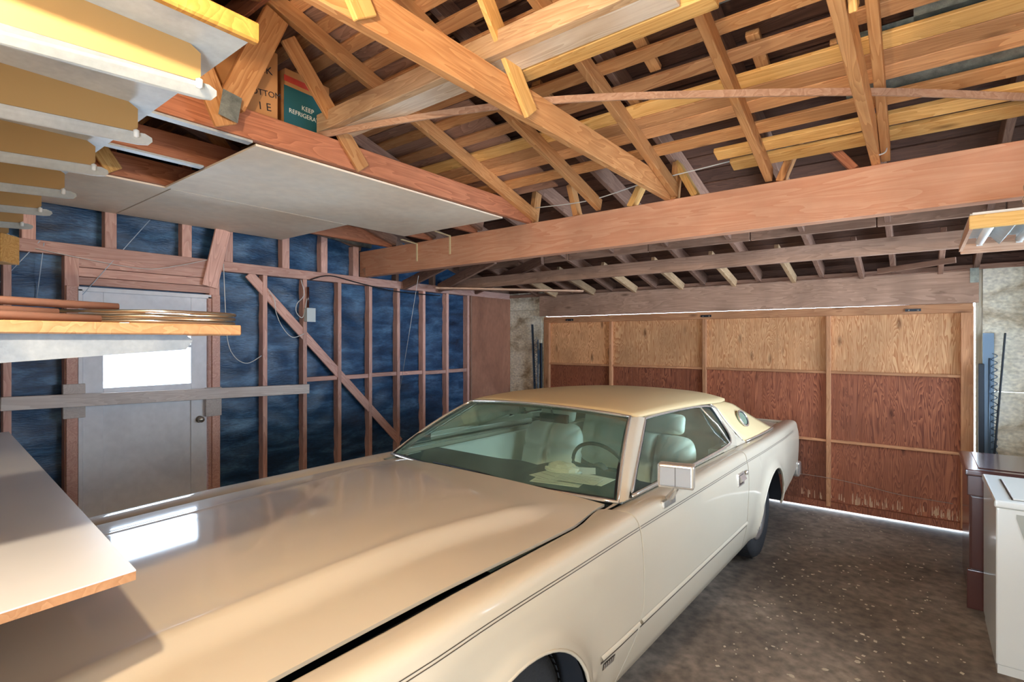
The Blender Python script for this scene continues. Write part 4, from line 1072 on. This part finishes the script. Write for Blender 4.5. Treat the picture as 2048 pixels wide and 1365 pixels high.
# ------------------------------------------------------------------ electric box and cords on the gable wall
eb = P(619, 630, X=XL + .03)
e = thing('switch_box', 'small grey electrical box on a stud of the gable wall', 'electrical box', (XL, eb.y, eb.z - .08))
box('case', (XL, eb.y - .045, eb.z - .07), (XL + .06, eb.y + .045, eb.z + .065), M_GREYBOX, e, bev=.005); box('cover_lip', (XL + .06, eb.y - .047, eb.z - .072), (XL + .064, eb.y + .047, eb.z + .067), M_GREYBOX, e)
tube('conduit_stub', [(XL + .02, eb.y - .01, eb.z + .06), (XL + .02, eb.y - .01, eb.z + .28)], .012, M_BROWNENAMEL, e)
def cord(lab, pix, x=XL + .02, r=.004, mat=M_WIRE, nm='cord'):
    return tag(tube(nm, smoothpath([P(a, b, X=x) for a, b in pix], 6), r, mat, n=6), lab, 'cord')
cord('white cord looping from the plate past the stud by the switch box', [(602, 560), (608, 590), (594, 608), (593, 625), (604, 636), (610, 620), (614, 598)])
cord('pale cord hanging in a long loop beside the grey side door', [(447, 528), (450, 600), (455, 680), (470, 715), (495, 727), (523, 712)])
cord('pale cord drooping between two studs below the switch box', [(537, 580), (549, 600), (552, 625), (565, 655), (585, 675), (608, 668)])
cord('thin dark cable sagging along the wall plate', [(620, 560), (660, 552), (720, 567), (790, 583), (880, 592)], mat=M_BLACK, r=.006)
cord('thin string drooping above the grey side door', [(70, 497), (180, 520), (290, 538), (360, 531), (415, 520)], x=XL + .03, r=.0025)
tag(tube('wire', smoothpath([P(1072, 416, Y=3.6), P(1180, 401, Y=3.6), P(1290, 366, Y=3.6), P(1400, 338, Y=3.6), P(1530, 305, Y=3.6), P(1640, 276, Y=3.6), P(1750, 252, Y=3.6)], 6), .004, M_WIRE, n=6), 'white wire strung along the sheathing above the beam', 'wire')
tag(tube('string', [P(837, 552, Y=3.7), P(800, 780, X=-4.7)], .0022, M_WIRE, n=5), 'thin string hanging from the beam to the gable wall', 'string')
wl_ = [P(1752 + 14 * math.cos(a), 306 + 6 * math.sin(a), Y=3.5) for a in (-2.5, -1.8, 3.4, 2.6, 1.6, .6, 0, -.4)]
tag(tube('wire_loop', smoothpath([P(1746, 295, Y=3.5), P(1747, 307, Y=3.49), P(1757, 310, Y=3.48), P(1770, 305, Y=3.48), P(1774, 296, Y=3.5)], 5), .004, M_WIRE, n=6), 'short loop of pale wire hooked round the tie above the beam', 'wire')
# cobweb strands
web = plain('cobweb_silk', (190, 205, 220), rough=.8)
for lab, a_, b_ in (('dusty cobweb strand slanting across the tar paper below the shelf panel', P(0, 565, X=XL - .07), P(80, 482, X=XL + .002)), ('long cobweb strand slanting from the ceiling panel to the side door', P(165, 590, X=XL + .006), P(300, 440, Z=TIE_B - .013)), ('short cobweb strand hanging from the wall plate by the side door', P(73, 600, X=XL - .07), P(88, 486, X=XL + .002))):
    tag(tube('cobweb', [a_, b_], .003, web, n=5), lab, 'cobweb')

# ------------------------------------------------------------------ cantilever shelves on the near left
def shelf_bracket_rib(par, x, y_tip, z_top, h0, h1, mat_side, mat_lip, y_wall=YF + .01):
    """tapered pressed bracket running along y under a shelf, with a turned lip and rounded tip"""
    n = 8; rows = []
    L = y_tip - y_wall
    side = [(y_wall, z_top), (y_tip - .02, z_top), (y_tip, z_top - .012), (y_tip, z_top - h1 + .01), (y_tip - .012, z_top - h1), (y_wall, z_top - h0)]
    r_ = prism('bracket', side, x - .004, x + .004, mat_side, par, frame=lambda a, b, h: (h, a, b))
    lip = [(y_wall, 0), (y_tip + .015, 0), (y_tip + .032, .008), (y_tip + .036, .02), (y_tip + .03, .034), (y_tip + .01, .04), (y_wall, .04)]
    def lf(a, b, h):
        t = (a - y_wall) / L; zb = z_top - (h0 + (h1 - h0) * min(1, t)); return (x + .004 - b * .75 + h, a, zb - b * .55)
    prism('bracket_lip', lip, -.002, .002, mat_lip, r_, frame=lf)
    return r_
# top shelf: oak-edged white panel on brackets
zs = 2.345
s1 = thing('wall_shelf', 'high white shelf with oak edging on rows of tan brackets', 'shelf', (-2.3, YF, zs))
c = P(462, 128, Z=zs)
x_end, y_end = -1.03, .505
box('shelf_panel', (-3.75, YF + .005, zs - .0), (x_end - .02, y_end, zs + .02), M_WENAMEL, s1)
o = box('oak_edge', (x_end - .02, YF + .005, zs - .006), (x_end, y_end + .012, zs + .034), W_OAK, s1, bev=.004)
for k in range(7):
    x = -1.155 - .40 * k
    shelf_bracket_rib(s1, x, .455 + .012 * k, zs, .13, .07, M_TANBRACKET, M_WENAMEL)
    lathe('bracket_clip', [(0, -.012), (.006, -.01), (.007, .006), (0, .01)], M_WHITE, s1, n=8, loc=(x + .01, .45 + .012 * k, zs - .075))
# middle shelf with copper tube on it
zm = 1.764
s2 = thing('wall_shelf', 'eye-level wooden shelf carrying copper tubing, on a grey bracket', 'shelf', (-2.3, YF, zm))
timber('shelf_board', (-1.78, (YF + .62) / 2, zm + .0125), (-1.33, (YF + .62) / 2, zm + .0125), .62 - YF, .025, W_EDGE, s2)
pts = [(YF + .01, zm), (.50, zm), (.515, zm - .012), (.50, zm - .034), (YF + .01, zm - .095)]
prism('bracket', pts, -1.352, -1.345, M_GREYBR, s2, frame=lambda a, b, h: (h, a, b))
for k in range(1, 2): prism('bracket', pts, -1.352 - .4 * k, -1.345 - .4 * k, M_GREYBR, s2, frame=lambda a, b, h: (h, a, b))
for i, (x0, yy, zz, ye) in enumerate(((-1.40, .0, .012, .36), (-1.46, .02, .026, .30), (-1.50, .05, .046, .42))):
    lab = ['copper tube lying along the shelf edge', 'middle copper tube of the bundle on the shelf', 'uppermost copper tube of the bundle on the shelf'][i]
    tag(tube('copper_tube', [(x0, -.3, zm + .025 + zz), (x0 - .02, ye * .4, zm + .027 + zz), (x0 - .03, ye, zm + .022 + zz)], .009, M_COPPER, n=8), lab, 'tube', 'copper tubes on the shelf')
lp = []
for k in range(3):
    r = .10 + .012 * k
    for j in range(20):
        a = -1.9 + 3.8 * j / 19; lp.append((-1.47 + r * 1.0 * math.sin(a) * .8, .50 + .16 * math.cos(a), zm + .032 + .011 * k))
    lp += [(-1.6, .3, zm + .034 + .011 * k)]
tag(tube('wire_coil', lp, .0045, M_ALU, n=6), 'coil of silvery wire overhanging the end of the shelf', 'wire')
tag(timber('scrap_stick', (-1.75, .25, zm + .035), (-1.62, .55, zm + .05), .02, .014, W_DARK), 'dark stick lying on the shelf in front of the door window', 'stick')
o = lathe('white_plate', [(0, .0), (.09, .004), (.12, .018), (.122, .02), (.09, .01), (0, .006)], M_WHITE, n=28, loc=(-1.55, .02, zm + .027)); tag(o, 'white plate half hidden by the copper tubes on the shelf', 'plate')
# lower shelf: white laminate board with brown edge
zl = 1.232
s3 = thing('wall_shelf', 'lower white laminate shelf board with a brown edge jutting over the hood', 'shelf', (-2.3, YF, zl))
c0 = P(272, 1140, Z=zl + .022); c1 = P(0, 845, Z=zl + .022); c2 = P(0, 1226, Z=zl + .022)
dirx = (c1 - c0).normalized(); diry = (c2 - c0).normalized()
far = c0 + dirx * 2.6; q = c0 + diry * (c0.y - YF - .005) / abs(diry.y); q2 = Vector((far.x, YF + .005, zl + .022))
top = [c0, far, q2, q]
V = [Vector((p.x, p.y, zl + .019)) for p in top] + [Vector((p.x, p.y, zl + .022)) for p in top]
mesh('laminate_top', V, [(0, 1, 2, 3), (7, 6, 5, 4)] + [(i, (i + 1) % 4, 4 + (i + 1) % 4, 4 + i)[::-1] for i in range(4)], M_SHELFTOP, s3)
V = [Vector((p.x, p.y, zl)) for p in top] + [Vector((p.x, p.y, zl + .019)) for p in top]
mesh('board', V, [(0, 1, 2, 3), (7, 6, 5, 4)] + [(i, (i + 1) % 4, 4 + (i + 1) % 4, 4 + i)[::-1] for i in range(4)], W_EDGE, s3)
for k in range(4):
    x = c0.x - .25 - .5 * k; prism('bracket', [(YF + .01, zl), (.25, zl), (.26, zl - .02), (YF + .01, zl - .1)], x - .004, x + .004, M_GREYBR, s3, frame=lambda a, b, h: (h, a, b))
# block end seen at the far left under the white shelf
eb_ = P(4, 497, X=-3.3)
tag(timber('loose_timber', eb_ + Vector((-.3, -.35, .0)), eb_ + Vector((0, .03, 0)), .12, .13, W_YELLOW), 'yellow timber end below the white shelf panel by the tar paper', 'timber')

# ------------------------------------------------------------------ fluorescent fixture on the right
fx = thing('fluorescent_fixture', 'oak-trimmed fluorescent fixture hanging by chains in front of the beam', 'light fixture', P(2040, 480, Y=3.2))
YX = 3.05
a0 = P(1938, 446, Y=YX); zt = P(1938, 429, Y=YX).z; zb = P(1938, 461, Y=YX).z
x0 = a0.x; y1 = YX + .62; x1 = x0 + .62
zin = zb + .055
timber('oak_trim', (x0, YX, (zt + zb) / 2 - .002), (x1, YX, (zt + zb) / 2 - .002), .022, (zt - zb) - .012, wood('oak_trim', (232, 186, 108), (204, 148, 70), knots=False), fx)
box('reflector_pan', (x0 + .004, YX + .01, zin), (x1, y1, zin + .018), M_WENAMEL, fx)
box('top_rim', (x0 + .012, YX + .006, zt - .01), (x1, YX + .04, zt + .006), M_WHITE, fx)
mesh('end_plate', [(x0, YX, zb + .0), (x0, YX, zt - .01), (x0 - .006, y1, zt - .055), (x0 - .006, y1, zb - .012), (x0 + .012, YX, zb), (x0 + .012, YX, zt - .01), (x0 + .008, y1, zt - .055), (x0 + .008, y1, zb - .012)], [(0, 1, 2, 3), (7, 6, 5, 4), (0, 4, 5, 1), (1, 5, 6, 2), (2, 6, 7, 3), (3, 7, 4, 0)], W_PALE, fx)
timber('back_trim', (x0, y1, zb + .0), (x1, y1, zb + .0), .018, .05, W_PALE, fx)
for k in range(4):
    xx = x0 + .075 + .15 * k
    tube('fluorescent_tube', [(xx, YX + .03, zin - .028), (xx, y1 - .03, zin - .028)], .017, M_WHITE, fx, n=14)
    for yy in (YX + .02, y1 - .02): box('tube_holder', (xx - .012, yy - .008, zin - .045), (xx + .012, yy + .008, zin), M_WHITE, fx)
    prism('reflector_ridge', [(xx + .04, zin), (xx + .075, zin - .045), (xx + .11, zin)], YX + .02, y1 - .02, M_WENAMEL, fx, frame=lambda a, b, h: (a, h, b))
ch = P(2030, 400, Y=YX + .05)
def chain(p, q, par, n):
    for i in range(n):
        c = p.lerp(q, (i + .5) / n); L = (q - p).length / n * .62; d = (q - p).normalized()
        sd = Vector((1, 0, 0)) if i % 2 else Vector((0, 1, 0))
        tube('chain_link', [c + d * L * math.cos(a) + sd * .006 * math.sin(a) for a in [2 * math.pi * k / 10 for k in range(10)]], .0022, M_CHROME, par, n=5, closed=True)
chain(Vector((x0 + .18, YX + .06, zt + .006)), Vector((x0 + .23, YX + .3, 2.74)), fx, 14)
# ------------------------------------------------------------------ appliances along the right wall
ap = thing('dryer', 'dark brown enamelled appliance standing against the garage door wall end', 'dryer', (.58, 4.9, 0))
ax0, ay0, ay1, az = .245, 4.55, 5.27, .90
box('cabinet', (ax0 + .012, ay0 + .02, .03), (.95, ay1, az - .03), M_BROWNENAMEL, ap, bev=.008, seg=2)
box('front_upper', (ax0, ay0, .74), (.95, ay0 + .03, az - .02), M_BROWNENAMEL, ap, bev=.006, seg=2)
box('door_panel', (ax0 + .02, ay0 + .006, .26), (.95, ay0 + .03, .735), M_BROWNENAMEL, ap, bev=.006, seg=2)
box('kick_panel', (ax0, ay0, .0), (.95, ay0 + .03, .255), M_BROWNENAMEL, ap, bev=.006, seg=2)
tp_ = box('top_panel', (ax0 - .01, ay0 - .015, az - .03), (.96, ay1 + .01, az + .012), M_BROWNENAMEL, ap, bev=.012, seg=3)
box('top_inset', (ax0 + .06, ay0 + .06, az + .0115), (.9, ay1 - .05, az + .0165), M_BROWNENAMEL, tp_, bev=.003)
wa = thing('washer', 'white enamelled washer with a lift lid beside the brown appliance', 'washer', (.66, 4.08, 0))
wx0, wy0, wy1, wz = .312, 3.745, 4.44, .875
box('cabinet', (wx0 + .006, wy0 + .006, .045), (.99, wy1, wz), M_WASHER, wa, bev=.012, seg=3)
box('plinth', (wx0 + .012, wy0 + .012, .0), (.97, wy1 - .02, .05), M_WASHER, wa)
tp_ = box('top_panel', (wx0 - .002, wy0 - .004, wz), (.995, wy1, wz + .038), M_WASHER, wa, bev=.014, seg=3)
ld_ = box('lid', (wx0 + .075, wy0 + .05, wz + .0385), (.92, wy1 - .12, wz + .047), M_WASHER, tp_, bev=.005, seg=2)
box('lid_seam', (wx0 + .07, wy0 + .045, wz + .0375), (.925, wy1 - .115, wz + .0392), M_TRIM, tp_)
bx0 = P(2033, 1032, Y=wy0).x
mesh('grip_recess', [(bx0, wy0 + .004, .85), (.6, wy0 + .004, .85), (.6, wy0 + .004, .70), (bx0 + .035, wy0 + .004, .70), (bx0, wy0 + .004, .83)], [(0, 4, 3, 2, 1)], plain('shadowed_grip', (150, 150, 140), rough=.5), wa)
